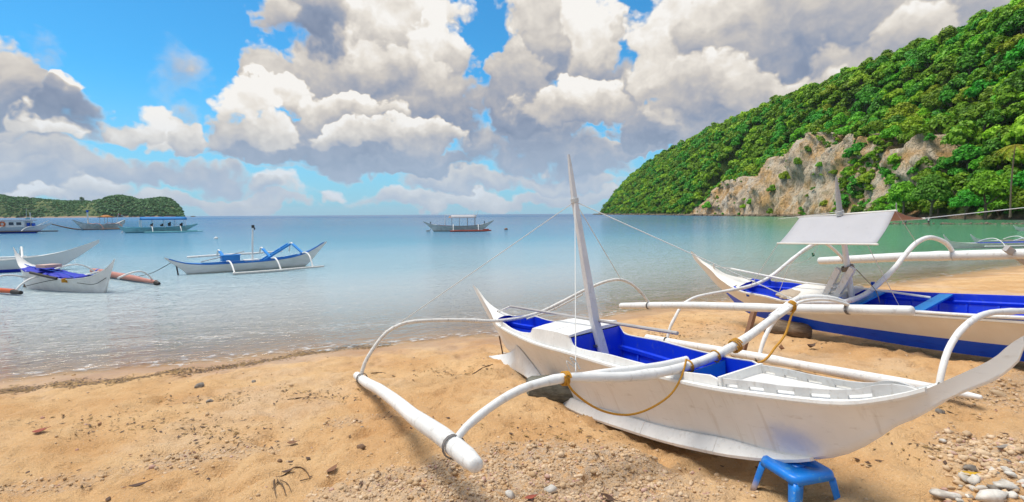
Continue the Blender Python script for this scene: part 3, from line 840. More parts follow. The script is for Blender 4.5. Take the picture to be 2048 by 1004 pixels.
    # swallow-tail fins under the stern
    for sx in (-1, 1):
        mb = MB(); rg = []
        for t in np.linspace(1.22, 3.0, 22):
            u = (t - 1.22) / 1.78
            hi = tab(t, [(1.22, -.41), (1.45, -.22), (1.72, -.02), (1.95, -.10), (2.2, -.17), (2.6, -.25), (3.0, -.300)])
            xo = .27 - .13 * u; zl = tab(t, [(1.22, -.46), (1.6, -.39), (2.2, -.345), (3.0, -.305)])
            tt = min(t, 2.55); kz, sz = k_(tt), s_(tt)
            fr = np.clip((hi - kz) / max(sz - kz, .05), 0, 1)
            xi = b_(tt) + (w_(tt) - b_(tt)) * fr ** 1.5 + .004
            xi = min(xi, xo - .01) if t > 2.0 else xi
            if t > 2.45:
                q = (t - 2.45) / .55; xi = .035 + (.128 - .035) * q; hi = -.232 - .068 * q; xo = .158 + (.134 - .158) * q; zl = -.338 + .034 * q
            rg.append([(sx * xi, t, hi), (sx * (xi * .55 + xo * .45), t, hi * .35 + zl * .65 + .012), (sx * xo, t, zl), (sx * (xo - .004), t, zl - .016), (sx * max(xi - .03, 0.0) if t < 2.45 else sx * xi, t, hi - .05 if t < 2.45 else hi - .012)])
        mb.loft(rg, True, True); mb.build('stern_fin', WHITE, root, angle=40)
    # rudder gear under the stern
    mb = MB(); mb.tube([(0, 2.74, .02), (0, 2.72, -.36)], .011, 8); rd = mb.build('rudder_shaft', RUST, root)
    mb = MB(); mb.box((0, 2.78, -.37), (.012, .26, .15)); mb.build('rudder_blade', RUST, rd, smooth=False)
    mb = MB(); mb.tube([(0, 2.2, -.26), (0, 2.52, -.40)], .014, 8); sh = mb.build('propeller_shaft', RUST, root)
    mb = MB()
    for k in range(3):
        a = k * 2.094
        mb.box((.05 * math.cos(a), 2.53, -.405 + .05 * math.sin(a)), (.09, .012, .045), Matrix.Rotation(-a, 3, 'Y') @ Matrix.Rotation(.5, 3, 'X'))
    mb.build('propeller', RUST, sh, smooth=False)
    # floats
    float_pole('outrigger_float', [(-2.262, 2.56, -.03), (-2.262, 1.2, -.005), (-2.262, 0, .02), (-2.262, -1.2, .022), (-2.262, -2.02, .008)], [(0, .054), (.08, .060), (.5, .061), (.85, .066), (.97, .060), (1, .046)], root, seed=3)
    float_pole('outrigger_float', [(2.262, 2.477, .075), (2.262, 1.2, .07), (2.262, 0, .055), (2.262, -1.2, .03), (2.262, -2.0, .016)], [(0, .05), (.1, .055), (.5, .053), (1, .050)], root, seed=4, knots=(.22, .36, .58, .74))
    # arms: bamboo bent over the hull from float to float
    na = arm_pole('outrigger_arm', [(-2.29, -1.65, .015), (-2.187, -1.646, .099), (-2.051, -1.64, .162), (-1.892, -1.632, .213), (-1.731, -1.624, .244), (-1.569, -1.616, .247), (-1.361, -1.606, .230), (-1.148, -1.596, .18), (-.829, -1.581, .10), (-.422, -1.561, .04), (-.021, -1.542, .02), (.231, -1.53, .035), (.505, -1.517, .07), (.804, -1.503, .135), (1.121, -1.487, .208), (1.36, -1.476, .258)], .024, .036, root, seed=5, mid=.040)
    mb = MB(); mb.tube(curve([(-1.20, -1.555, .205), (-.829, -1.535, .145), (-.422, -1.515, .085), (-.12, -1.50, .06)], 14), np.interp(np.linspace(0, 1, 14), [0, .2, 1], [.018, .028, .031]), 10); mb.build('splice_pole', POLE, na)
    mb = MB(); mb.tube(curve([(1.0, -1.48, .205), (1.397, -1.457, .29), (1.646, -1.444, .275), (1.937, -1.429, .215), (2.18, -1.416, .13), (2.30, -1.41, .03)], 18), [.022] * 18, 9); mb.build('splice_pole', POLE, na)
    mb = MB(); mb.tube(curve([(1.05, -1.52, .20), (1.40, -1.50, .262), (1.646, -1.49, .245), (1.937, -1.47, .185), (2.2, -1.46, .09)], 16), [.015] * 16, 8); mb.build('splice_pole', POLE, na)
    fa = arm_pole('outrigger_arm', [(-2.27, 2.106, .02), (-2.194, 2.101, .175), (-2.052, 2.09, .341), (-1.85, 2.074, .511), (-1.606, 2.056, .576), (-1.337, 2.035, .555), (-.854, 1.998, .467), (-.40, 1.965, .36), (.028, 1.93, .318), (.275, 1.911, .33), (.531, 1.891, .372), (.982, 1.856, .487), (1.26, 1.835, .552), (1.586, 1.809, .598), (1.816, 1.792, .583), (2.003, 1.777, .485), (2.182, 1.763, .283), (2.28, 1.756, .10)], .024, .022, root, m=POLE_WORN, seed=6, mid=.024, samples=48)
    mb = MB(); mb.tube(curve([(.12, 1.90, .285), (.531, 1.87, .335), (.8, 1.85, .40), (1.1, 1.83, .475)], 14), [.015] * 14, 8); mb.build('splice_pole', POLE_WORN, fa)
    # lashings
    def lash(c, ax, r, par, m=CORD, **k):
        mb = MB(); lashing(mb, c, ax, r, **k); mb.build('lashing', m, par)
    lash((-2.262, -1.65, .022), (0, 1, 0), .073, na, GREYCORD, turns=3, w=.005, pitch=.012)
    lash((-2.262, 2.106, -.02), (0, 1, 0), .068, fa, GREYCORD, turns=4, w=.005)
    lash((2.262, -1.41, .03), (0, 1, 0), .055, na, GREYCORD, turns=3, w=.004, pitch=.01)
    lash((2.262, 1.757, .075), (0, 1, 0), .056, fa, GREYCORD, turns=3, w=.004, pitch=.01)
    lash((-1.36, -1.606, .225), (1, 0, -.2), .046, na, ROPE, turns=3, w=.008, pitch=.016)
    lash((-.155, -1.548, .018), (1, 0, 0), .050, na, ROPE, turns=1.5, w=.007)
    lash((.17, -1.532, .025), (1, 0, .1), .050, na, ROPE, turns=1.2, w=.007)
    lash((.44, -1.52, .055), (1, 0, .2), .056, na, ROPE, turns=3, w=.007, pitch=.022)
    lash((1.30, -1.478, .245), (1, 0, .2), .046, na, ROPE, turns=3, w=.008, pitch=.018)
    # mast, boom and rigging
    mb = MB(); rg = []
    for p, h in (((.009, -.14, -.32), .043), ((-.004, -.05, .339), .041), ((-.014, -.075, 1.0), .034), ((-.02, -.10, 1.685), .026), ((-.02, -.125, 2.0), .019), ((-.02, -.143, 2.19), .010)):
        rg.append([(p[0] + sx * h, p[1] + sy * h, p[2]) for sx, sy in ((-1, -1), (1, -1), (1, 1), (-1, 1))])
    mb.loft(rg, True, True); mast = mb.build('mast', mast_mat(), root, angle=20)
    lash((-.018, -.10, 1.685), (0, 0, 1), .041, mast, CORD, turns=4, w=.006, pitch=.012)
    lash((0, -.03, .06), (0, .1, 1), .060, mast, BLACKCORD, turns=2, w=.005)
    mb = MB(); mb.tube(curve([(0.02, 2.171, .495), (.02, .943, .405), (.03, -.146, .322), (.05, -1.259, .237)], 20), [.017] * 20, 8); bo = mb.build('boom', GREY_POLE, root)
    mb = MB(); mb.tube([(.0, 2.66, .405), (.02, 2.17, .492)], .013, 8); mb.build('boom_crutch', WHITE, bo)
    mb = MB(); mb.tube([(.0, 2.62, .36), (.0, 2.62, .43)], .016, 8); mb.build('bollard', RUST, root)
    def stay(pts, r=.0045): line('stay', pts, r, CORD, mast)
    stay([(-.02, -.105, 1.67), (-1.26, -1.60, .25)])
    stay([(-.02, -.105, 1.67), (-1.66, 2.05, .60)])
    stay([(-.02, -.105, 1.67), (1.82, 1.79, .61)])
    stay([(-.02, -.105, 1.67), (1.36, -1.47, .30)], .0055)
    # knot tails where the left stay is tied
    line('stay_knot', [(-1.26, -1.60, .30), (-1.29, -1.61, .36), (-1.25, -1.60, .33), (-1.22, -1.60, .26)], .006, CORD, na)
    line('stay_knot', [(-1.26, -1.60, .28), (-1.32, -1.60, .34), (-1.31, -1.6, .27)], .004, CORD, na)
    # bight of rope from the lashing down past the hull, and the one hanging from the right float
    r1 = line('mooring_rope', [(-1.383, -1.653, .254), (-1.359, -1.652, .166), (-1.29, -1.648, .075), (-1.177, -1.642, -.029), (-1.033, -1.635, -.115), (-.865, -1.626, -.171), (-.673, -1.616, -.18), (-.448, -1.604, -.137), (-.325, -1.596, -.062), (-.245, -1.592, .028), (-.195, -1.58, .09)], .0085, ROPE, None, 40, 7)
    r1.matrix_world = root.matrix_world.copy()
    tag(r1, 'orange rope looping down in front of the white hull from the near arm', 'rope')
    r2 = line('mooring_rope', [(1.338, -1.495, .21), (1.25, -1.515, .18), (1.182, -1.532, .134), (1.058, -1.562, .042), (.93, -1.60, .0), (.802, -1.624, -.037), (.638, -1.663, -.085), (.468, -1.703, -.088), (.3, -1.74, -.03)], .0105, ROPE, None, 40, 7)
    r2.matrix_world = root.matrix_world.copy()
    tag(r2, 'orange rope hanging from the right float of the near boat to its cockpit end', 'rope')
    return root

def hull_white():
    """Hull paint of the near boat: white, a sprayed blue cloud above the stool end, scuffs low down."""
    m, T, bs = mat('near_hull_paint')
    co = T.node('ShaderNodeTexCoord').outputs['Object']
    n = T.noise(co, 2.4, 4, .55)
    c = T.mix(T.smooth(n, .35, .7), (0.76, 0.745, 0.72), (0.82, 0.81, 0.79))
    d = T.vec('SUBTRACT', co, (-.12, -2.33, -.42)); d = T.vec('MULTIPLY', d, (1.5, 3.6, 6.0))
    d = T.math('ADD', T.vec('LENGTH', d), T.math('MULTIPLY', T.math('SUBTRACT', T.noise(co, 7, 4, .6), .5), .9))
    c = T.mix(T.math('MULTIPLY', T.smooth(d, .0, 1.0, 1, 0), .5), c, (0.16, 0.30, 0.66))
    sc = T.noise(T.vec('MULTIPLY', co, (4, 1.2, 5)), 5, 5, .65)
    c = T.mix(T.math('MULTIPLY', T.smooth(sc, .58, .76), .42), c, (.40, .34, .27))
    dr = T.noise(T.vec('MULTIPLY', co, (3, 9, .5)), 2.0, 4, .6)
    c = T.mix(T.math('MULTIPLY', T.smooth(dr, .56, .72), .28), c, (.46, .38, .30))
    s = T.node('ShaderNodeSeparateXYZ'); T.l.new(co, s.inputs[0])
    low = T.smooth(T.math('ADD', s.outputs[2], T.math('MULTIPLY', n, .2)), -.60, -.42, .22, 0)
    c = T.mix(low, c, (.50, .40, .28))
    T.l.new(c, bs.inputs['Base Color'])
    T.l.new(T.math('MULTIPLY_ADD', sc, .25, .28), bs.inputs['Roughness'])
    bump(T, bs, T.math('ADD', T.noise(T.vec('MULTIPLY', co, (1, .12, 1)), 26, 4, .6), T.math('MULTIPLY', n, 2.0)), .18, .006)
    return m
def mast_mat():
    return paint('grey_white_mast_paint', (0.66, 0.655, 0.66), 0.5, dirt=(.35, .33, .32), dirt_amt=.4, grain=.3)

# ---- the second boat -------------------------------------------------------------
def second_boat():
    root = empty('outrigger_boat', matrix=mat34([[0.88295, -0.39863, -0.24800], [0.40936, 0.91233, -0.00902], [0.22985, -0.09356, 0.96872]], (5.401, 8.749, 0.881)))
    tag(root, 'cream outrigger boat with a broad blue band along its bottom and a white tarpaulin awning', 'boat', 'outrigger boats drawn up on the beach')
    KEEL = [(-4.9, -.30), (-4.0, -.42), (-3.0, -.50), (-2.3, -.51), (-1.5, -.50), (-.5, -.45), (.5, -.40), (1.2, -.345), (1.55, -.30), (1.75, -.24), (1.9, -.137), (2.03, .013), (2.14, .139), (2.364, .323), (2.543, .542), (2.712, .742), (2.831, .898), (2.868, 1.05)]
    SHEER = [(-4.9, .22), (-3.5, .155), (-2.2, .143), (-1.6, .14), (-.5, .165), (.44, .195), (.81, .25), (1.3, .285), (1.67, .36), (1.91, .425), (2.15, .52), (2.32, .65), (2.66, .855), (2.82, 1.04), (2.868, 1.07)]
    HW = [(-4.9, .30), (-3.6, .44), (-2.5, .46), (-1, .46), (0, .445), (.45, .415), (.8, .39), (1.28, .345), (1.7, .27), (2.0, .17), (2.3, .085), (2.6, .035), (2.868, .012)]
    BOT = [(-4.9, .14), (-3, .2), (0, .19), (1, .12), (1.6, .05), (1.9, .02), (2.868, .008)]
    L = lambda Tb: (lambda t: tab(t, Tb))
    k_, s_, w_, b_ = L(KEEL), L(SHEER), L(HW), L(BOT)
    ts = np.unique(np.concatenate([np.linspace(-4.9, 1.4, 52), np.linspace(1.4, 2.868, 32)]))
    mb = MB(); rings = hull_rings(ts, k_, s_, w_, b_, n=9, flare=1.3)
    mb.loft(rings, False)
    for rg in (rings[0], rings[-1]): mb.add(rg, [tuple(range(len(rg)))])
    mb.build('hull', band_hull(), root, angle=50)
    for sx in (-1, 1):
        mb = MB(); rg = []
        for t in np.linspace(-4.85, 1.9, 60):
            x, z = w_(t), s_(t); f = min(1, (2.0 - t) / .5)
            rg.append([(sx * (x + dx), t, z + dz) for dx, dz in ((-.012, .014), (.022 * f, .012), (.024 * f, -.014), (.0, -.03))])
        mb.loft(rg, True, True); mb.build('rubbing_strake', CREAM, root, angle=35)
    # lining with ribs
    mb = MB(); rg = []
    for t in np.linspace(-4.7, 1.62, 80):
        x1 = w_(t) - .022; z1 = s_(t) + .028 + (.05 * math.exp(-((t - 1.3) / .05) ** 2))
        zf = max(-.30, k_(t) + .1); zl = s_(t) - .07
        inx = lambda z: max(.012, min(x1 - .016, hull_x(t, z, k_, s_, w_, b_, 1.3) - .016))
        zl = max(zl, zf + .06)
        half = [(x1 + .012, z1 - .03), (x1 + .010, z1), (x1 - .012, z1), (inx(zl), zl + .01), (inx(zl) - .029, zl), (inx(zl) - .029, zl - .03), (inx(zl - .04), zl - .04), *[(inx(z_), z_) for z_ in np.linspace(zl - .045, zf, 5)[1:]]]
        half = [(max(x, .01), z) for x, z in half]
        rg.append([(-x, t, z) for x, z in half] + [(x, t, z) for x, z in half[::-1]])
    mb.loft(rg, False); mb.add(rg[0], [tuple(range(len(rg[0])))]); mb.add(rg[-1], [tuple(range(len(rg[-1])))])
    mb.build('cockpit_lining', BLUE, root, angle=30)
    for t in np.arange(-4.4, 1.3, .36):
        for sx in (-1, 1):
            mb = MB(); rg = []
            for z_ in np.linspace(s_(t) - .11, max(-.29, k_(t) + .1), 5):
                x1 = max(.02, min(w_(t) - .04, hull_x(t, z_, k_, s_, w_, b_, 1.3) - .016))
                rg.append([(sx * (x1 - .024), t - .013, z_), (sx * (x1 + .004), t - .013, z_), (sx * (x1 + .004), t + .013, z_), (sx * (x1 - .024), t + .013, z_)])
            mb.loft(rg, True, True); mb.build('rib', BLUE, root, smooth=False)
    # bow deck and hatch
    mb = MB(); rg = []
    for t in np.linspace(1.55, 2.75, 18):
        x = w_(t) - .004; z = s_(t) - .002
        rg.append([(-x, t, z), (-x * .5, t, z + .03), (0, t, z + .04), (x * .5, t, z + .03), (x, t, z)])
    mb.loft(rg, False); mb.build('deck', CREAM, root, angle=40)
    mb = MB(); rg = []
    for t in np.linspace(-.46, .52, 8):
        x = w_(t) - .02; z = s_(t) + .062
        rg.append([(-x, t, z - .02), (-x * .97, t, z + .01), (-x * .5, t, z + .035), (0, t, z + .045), (x * .5, t, z + .035), (x * .97, t, z + .01), (x, t, z - .02), (x, t, z - .05), (-x, t, z - .05)])
    mb.loft(rg, True, True); hb = mb.build('hatch_board', CREAM, root, angle=30)
    # sacking bundled on the hatch end
    mb = MB(); rg = []
    for k, t in enumerate(np.linspace(.22, .60, 9)):
        rr_ = .10 * math.sin(math.pi * (k + .6) / 9.2) + .015
        rg.append([(-.24 + .16 * math.cos(a) * (1 + .2 * math.sin(3 * a + k)), t, s_(t) + .06 + rr_ * .75 * math.sin(a) * (1 + .25 * math.sin(5 * a + 2 * k))) for a in np.linspace(0, 2 * math.pi, 14, endpoint=False)])
    mb.loft(rg, True, True); sk = mb.build('folded_sacking', sack_mat(), None, angle=70)
    sk.matrix_world = root.matrix_world.copy()
    tag(sk, 'beige sacking bundled on the hatch of the awning boat', 'sacking')
    # thwarts
    for t, a in ((-.74, 0), (-1.63, 0), (-3.0, 0)):
        mb = MB(); mb.box((0, t, s_(t) + .012), (2 * w_(t) - .06, .17, .024)); mb.build('thwart', LIGHT_BLUE, root, smooth=False)
    # posts at the bow notch
    for sx in (-1, 1):
        mb = MB(); mb.box((sx * .315, 1.27, .30), (.035, .05, .20)); mb.build('post', BLUE2, root, smooth=False)
        mb = MB(); mb.box((sx * .43, -.62, .24), (.03, .05, .16)); mb.build('post', BLUE2, root, smooth=False)
    mb = MB(); mb.tube([(0, 2.30, .62), (0, 2.30, .76)], .018, 8); mb.build('bollard', CREAM, root)
    # floats
    float_pole('outrigger_float', [(-2.582, 1.60, .115), (-2.582, 0, .12), (-2.582, -1.6, .14), (-2.582, -3.30, .157)], [(0, .052), (.1, .058), (.85, .06), (.94, .05), (1, .022)], root, seed=13, knots=(.3, .55))
    float_pole('outrigger_float', [(2.582, 1.794, .11), (2.582, 0, .15), (2.582, -1.5, .18), (2.582, -3.3, .19)], [(0, .078), (.1, .084), (.6, .086), (1, .07)], root, seed=14, knots=(.2, .45))
    bowp = [(-2.587, 1.074, .11), (-2.447, 1.079, .311), (-2.289, 1.083, .44), (-2.099, 1.089, .575), (-1.805, 1.097, .634), (-1.379, 1.109, .585), (-.881, 1.124, .498), (-.356, 1.139, .425), (-.075, 1.147, .41), (.274, 1.157, .437), (.882, 1.175, .571), (1.487, 1.192, .69), (1.85, 1.204, .70), (2.097, 1.21, .60), (2.439, 1.22, .26), (2.56, 1.223, .10)]
    ba = arm_pole('outrigger_arm', bowp, .024, .03, root, seed=15, samples=50, mid=.034)
    midp = [(-2.613, -.815, .08), (-2.453, -.812, .289), (-2.283, -.81, .433), (-2.051, -.806, .56), (-1.711, -.801, .60), (-1.338, -.796, .528), (-1.017, -.791, .426), (-.564, -.784, .305), (-.194, -.779, .262), (.08, -.775, .276), (.449, -.769, .349), (.838, -.763, .448), (1.173, -.758, .57), (1.511, -.753, .671), (1.9, -.747, .68), (2.193, -.743, .58), (2.47, -.739, .40), (2.60, -.737, .20)]
    ma = arm_pole('outrigger_arm', midp, .026, .04, root, seed=16, samples=54, mid=.04)
    mb = MB(); mb.tube(curve([(-.5, -.74, .27), (-.1, -.735, .225), (.25, -.73, .27), (.6, -.725, .36)], 16), [.028] * 16, 9); mb.build('splice_pole', POLE, ma)
    sa = arm_pole('outrigger_arm', STERN_ARM, .03, .04, root, seed=17, samples=44, mid=.036)
    for par, c, r in ((ba, (-2.582, 1.075, .12), .06), (ma, (-2.582, -.814, .125), .062), (sa, (-2.582, -2.96, .155), .055), (ba, (2.582, 1.223, .12), .088), (ma, (2.582, -.737, .17), .09)):
        mb = MB(); lashing(mb, c, (0, 1, 0), r, turns=2, w=.006); mb.build('lashing', BLACKCORD if r < .08 else CORD, par)
    # bamboo laid along the near gunwale
    mb = MB(); P = curve([(-.455, -1.45, .178), (-.46, -2.3, .185), (-.455, -3.2, .215), (-.44, -4.2, .26)], 24); mb.tube(P, [.024 * (1.12 if k % 6 == 3 else 1) for k in range(24)], 9); mb.build('gunwale_pole', POLE, root)
    # mast and its props
    mb = MB(); mb.tube([(0, -.505, -.2), (0, -.52, .22), (0, -.568, .984), (0, -.614, 1.604)], [.048, .047, .042, .036], 10); mast = mb.build('mast', POLE, root, angle=60)
    mb = MB(); mb.tube([(0, -.60, 1.50), (0, -.64, 1.9), (0, -.669, 2.185)], [.044, .036, .010], 10); mb.build('mast_top', GREY_POLE, mast, angle=60)
    mb = MB(); lashing(mb, (0, -.612, 1.60), (0, 0, 1), .052, turns=4, w=.008, pitch=.02); mb.build('lashing', CORD, mast)
    for sx, a, b in ((-.10, (-.47, .70), (-.15, .20)), (-.10, (-.70, .71), (-.30, .15)), (.14, (-.52, .70), (-.20, .22))):
        mb = MB(); mb.bar((sx, a[0], a[1]), (sx * 1.5, b[0], b[1]), .085, .07, up=(1, 0, 0)); mb.build('mast_prop', POLE, root, smooth=False)
    for z, t in ((.42, -.36), (.34, -.30), (.27, -.2)):
        mb = MB(); mb.tube([(-.2, t, z), (.22, t - .02, z + .015)], .018, 8); mb.build('mast_prop', POLE, root)
    mb = MB(); lashing(mb, (0, -.55, .68), (0, .2, 1), .085, turns=4, w=.010, pitch=.018); mb.build('lashing', BROWNCORD, mast)
    line('mast_rope', [(.05, -.62, .68), (.0, -.78, .52), (-.05, -.95, .32), (-.1, -1.0, .16)], .006, BROWNCORD, mast)
    # boom pole
    mb = MB(); mb.tube(curve([(.0, 1.846, .668), (.0, .967, .515), (.02, .341, .41), (.03, -.219, .36), (.06, -.787, .315), (.05, -1.62, .225)], 24), [.017] * 24, 8); mb.build('boom', POLE, root)
    line('boom_cord', [(0, 2.30, .72), (0, 1.84, .665)], .006, CORD, root); line('boom_cord', [(0, 2.72, .9), (0, 2.30, .73), (0, 1.85, .68)], .004, CORD, root)
    # awning: a sheet over a ridge pole, eaves spread by battens
    rz = lambda t: 1.59 + (t - .086) * .028
    t0, t1 = .086, -1.413
    nt, ns = 14, 9
    def sheet(e, zoff0, zoff1, name, m, tb0, tb1):
        mb = MB(); rg = []
        for i in range(nt + 1):
            u = i / nt; row = []
            for j in range(ns + 1):
                v = j / ns
                ta = (t0 + (t1 - t0) * u) * (1 - v) + (tb0 + (tb1 - tb0) * u) * v
                zr = rz(t0 + (t1 - t0) * u); ze = zoff0 + (zoff1 - zoff0) * u
                z = zr * (1 - v) + ze * v - .035 * math.sin(math.pi * v) * (0.6 + .4 * math.sin(3.0 * u * math.pi)) + .006 * math.sin(9 * u + 5 * v)
                row.append((e * v, ta, z))
            rg.append(row)
        mb.loft(rg, False)
        return mb.build(name, m, root, angle=80, solid=.006)
    aw = sheet(-.65, 1.30, 1.215, 'awning_sheet', TARP, .08, -1.46)
    aw2 = sheet(.65, 1.30, 1.272, 'awning_sheet', BROWN_TARP, .05, -1.40)
    mb = MB(); mb.tube([(0, .12, 1.593), (0, -1.44, 1.548)], .016, 8); mb.build('ridge_pole', CREAM, root)
    mb = MB(); mb.tube([(-.655, .10, 1.302), (-.655, -1.49, 1.214)], .014, 8); mb.build('eave_batten', CREAM, root)
    mb = MB(); mb.tube([(.655, .07, 1.302), (.655, -1.43, 1.27)], .014, 8); mb.build('eave_batten', CREAM, root)
    mb = MB(); mb.tube([(0, -1.43, 1.545), (0, -1.45, 1.66)], .008, 6); mb.build('ridge_pin', GREY_POLE, root)
    def stay(pts, r=.0045, m=CORD): line('stay', pts, r, m, root)
    stay([(-.655, .08, 1.30), (-.36, 1.12, .43)])
    stay([(-.655, -.62, 1.26), (-.4, .1, .9), (-.25, .62, .3)]); stay([(-.655, -.62, 1.26), (-.62, -.45, 1.06), (.6, 1.17, .53)], .003, CORD)
    gp = root.matrix_world.inverted() @ ground_at(1846, 703)
    stay([(-.655, -1.344, 1.217), gp], .005)
    stay([(0, -1.42, 1.55), (1.55, -.75, .70)])
    stay([(.655, -1.41, 1.272), (1.75, -2.6, 1.12), (2.9, -3.9, 1.0)], .006)
    stay([(-.02, -.6, 1.62), (0, .5, 1.60)], .004)
    mb = MB(); lashing(mb, (-.62, -.47, 1.08), (0, .2, 1), .012, turns=3, w=.008); mb.build('stay_knot', GREENCORD, root)
    return root

def band_hull():
    m, T, bs = mat('banded_hull_paint')
    co = T.node('ShaderNodeTexCoord').outputs['Object']
    s = T.node('ShaderNodeSeparateXYZ'); T.l.new(co, s.inputs[0])
    n = T.noise(co, 2.6, 4, .55)
    c = T.mix(T.smooth(n, .35, .7), (0.77, 0.725, 0.645), (0.82, 0.79, 0.73))
    sc = T.noise(T.vec('MULTIPLY', co, (4, 1.0, 5)), 5, 5, .65)
    c = T.mix(T.math('MULTIPLY', T.smooth(sc, .62, .78), .25), c, (.42, .36, .28))
    # painted boot-top: height of its edge along the hull
    e = T.node('ShaderNodeFloatCurve')
    cu = e.mapping.curves[0]
    pts = [(-4.9, -.20), (-2.5, -.255), (-1.4, -.245), (-.23, -.206), (1.5, -.04), (1.75, .06), (2.2, .2)]
    while len(cu.points) < len(pts): cu.points.new(.5, .5)
    for p, (t, z) in zip(cu.points, pts): p.location = ((t + 5) / 8, z + .6); p.handle_type = 'VECTOR'
    e.mapping.update()
    T.l.new(T.math('MULTIPLY_ADD', s.outputs[1], 1 / 8, 5 / 8), e.inputs['Value'])
    edge = T.math('SUBTRACT', e.outputs[0], .6)
    k = T.math('LESS_THAN', s.outputs[2], T.math('MULTIPLY_ADD', T.math('SUBTRACT', n, .5), .012, edge))
    bl = T.mix(T.smooth(sc, .5, .75), (0.006, 0.085, 0.72), (0.006, 0.05, 0.52))
    T.l.new(T.mix(k, c, bl), bs.inputs['Base Color'])
    T.l.new(T.math('MULTIPLY_ADD', sc, .25, .3), bs.inputs['Roughness'])
    bump(T, bs, T.noise(T.vec('MULTIPLY', co, (1, .12, 1)), 26, 4, .6), .15, .006)
    return m
def sack_mat():
    return cloth_mat('beige_sacking', (.50, .41, .31), .05)
BROWNCORD = rope_mat('brown_cord', (.28, .22, .16))
STERN_ARM = [(-2.60, -2.96, .14), (-2.49, -2.96, .29), (-2.29, -2.95, .46), (-2.04, -2.94, .56), (-1.70, -2.93, .60), (-1.35, -2.92, .56), (-.9, -2.91, .43), (-.4, -2.90, .29), (.1, -2.89, .27), (.6, -2.88, .36), (1.3, -2.86, .58), (1.9, -2.85, .62), (2.3, -2.84, .48), (2.58, -2.84, .26)]
near_boat()
second_boat()

# ---- what the two boats rest on ------------------------------------------------
STOOL_H = .235
def stool():
    g = ground_z
    root = empty('plastic_stool', (1.965, 3.42, 0.762 - STOOL_H))
    root.rotation_euler = (0, 0, R_(15))
    tag(root, 'blue plastic stool standing in the sand under the near hull', 'stool')
    m, T, bs = mat('blue_stool_plastic')
    co = T.node('ShaderNodeTexCoord').outputs['Object']
    n = T.noise(co, 9, 4, .6); sc = T.noise(co, 26, 5, .7)
    s = T.node('ShaderNodeSeparateXYZ'); T.l.new(co, s.inputs[0])
    c = T.mix(n, (0.004, 0.15, 0.66), (0.008, 0.24, 0.74))
    c = T.mix(T.math('MULTIPLY', T.smooth(sc, .60, .70), .8), c, (.35, .52, .60))
    c = T.mix(T.math('MULTIPLY', T.smooth(T.noise(co, 14, 5, .65), .56, .66), .55), c, (.10, .36, .60))
    c = T.mix(T.smooth(T.math('MULTIPLY_ADD', n, .05, s.outputs[2]), .03, .10, .75, 0), c, (.50, .36, .22))
    T.l.new(c, bs.inputs['Base Color']); T.l.new(T.math('MULTIPLY_ADD', sc, .4, .15), bs.inputs['Roughness'])
    H = STOOL_H; w = .172
    mb = MB()
    def sq(h, z, r=.36, n=5, sag=0.0):
        out = []
        for qx, qy, a0 in ((1, 1, 0), (-1, 1, 90), (-1, -1, 180), (1, -1, 270)):
            for k in range(n):
                a = R_(a0 + 90 * k / (n - 1)); rr_ = h * r
                out.append((qx * (h - rr_) + rr_ * math.cos(a), qy * (h - rr_) + rr_ * math.sin(a), z))
        return out
    def scallop(ring, amt):
        o = []
        for x, y, z in ring:
            k = min(abs(x), abs(y)) / max(abs(x), abs(y), 1e-6)
            o.append((x, y, z + amt * (1 - k ** 1.5)))
        return o
    mb.loft([sq(.04, H - .006), sq(w * .75, H - .004), sq(w * .90, H), sq(w * .97, H - .006), sq(w * 1.0, H - .02), scallop(sq(w * 1.03, H - .058), .022)], True, False)
    mb.add(sq(.04, H - .006), [tuple(range(20))])
    mb.build('seat', m, root, angle=50, solid=.005)
    for qx in (-1, 1):
        for qy in (-1, 1):
            mb = MB(); rg = []
            for u in np.linspace(0, 1, 6):
                cx = (w * .955) + (.040) * u; z = (H - .045) * (1 - u) - .03 * u; h = .036 - .006 * u
                h *= 1.15
                rg.append([(qx * (cx - h * 1.5), qy * cx, z), (qx * (cx - .012), qy * cx, z), (qx * (cx - .003), qy * (cx - .003), z), (qx * cx, qy * (cx - .012), z), (qx * cx, qy * (cx - h * 1.5), z)])
            mb.loft(rg, False); mb.build('leg', m, root, angle=50, solid=.005)
stool()

def log(name, c, ang, L, r, mtl, label, squash=1.0, seed=0, bend=.0):
    rr = random.Random(seed); mb = MB(); rg = []
    for i in range(13):
        u = i / 12; t = (u - .5) * L
        k = 1.0 if 0 < i < 12 else .82
        rg.append([(t, r * k * math.cos(a) * (1 + .07 * math.sin(3 * a + seed + 2 * u)) + bend * math.sin(math.pi * u), r * k * squash * math.sin(a) * (1 + .08 * math.sin(2 * a + 5 * u + seed))) for a in np.linspace(0, 2 * math.pi, 16, endpoint=False)])
    mb.loft(rg, True, True); o = mb.build(name, mtl, None, angle=50)
    o.location = c; o.rotation_euler = (R_(5), R_(3), R_(ang)); tag(o, label, 'log'); return o
def bark(name, a, b):
    m, T, bs = mat(name)
    co = T.node('ShaderNodeTexCoord').outputs['Object']
    n = T.noise(T.vec('MULTIPLY', co, (2, 6, 6)), 3, 6, .65)
    T.l.new(T.mix(T.smooth(n, .35, .7), a, b), bs.inputs['Base Color']); bs.inputs['Roughness'].default_value = .85
    bump(T, bs, n, .8, .03); return m
GREYLOG = bark('dark_grey_log', (.085, .085, .07), (.20, .20, .165))
BROWNLOG = bark('brown_log', (.12, .085, .055), (.27, .20, .14))
log('driftwood_log', (.50, 5.98, float(ground_z(.50, 5.98)) + .12), 6, .66, .165, GREYLOG, 'dark grey log lying under the near white hull', seed=2)
log('driftwood_log', (4.93, 9.05, float(ground_z(4.93, 9.05)) + .14), -18, .75, .20, BROWNLOG, 'thick brown log on the sand under the cream hull with the blue band', .8, seed=5)
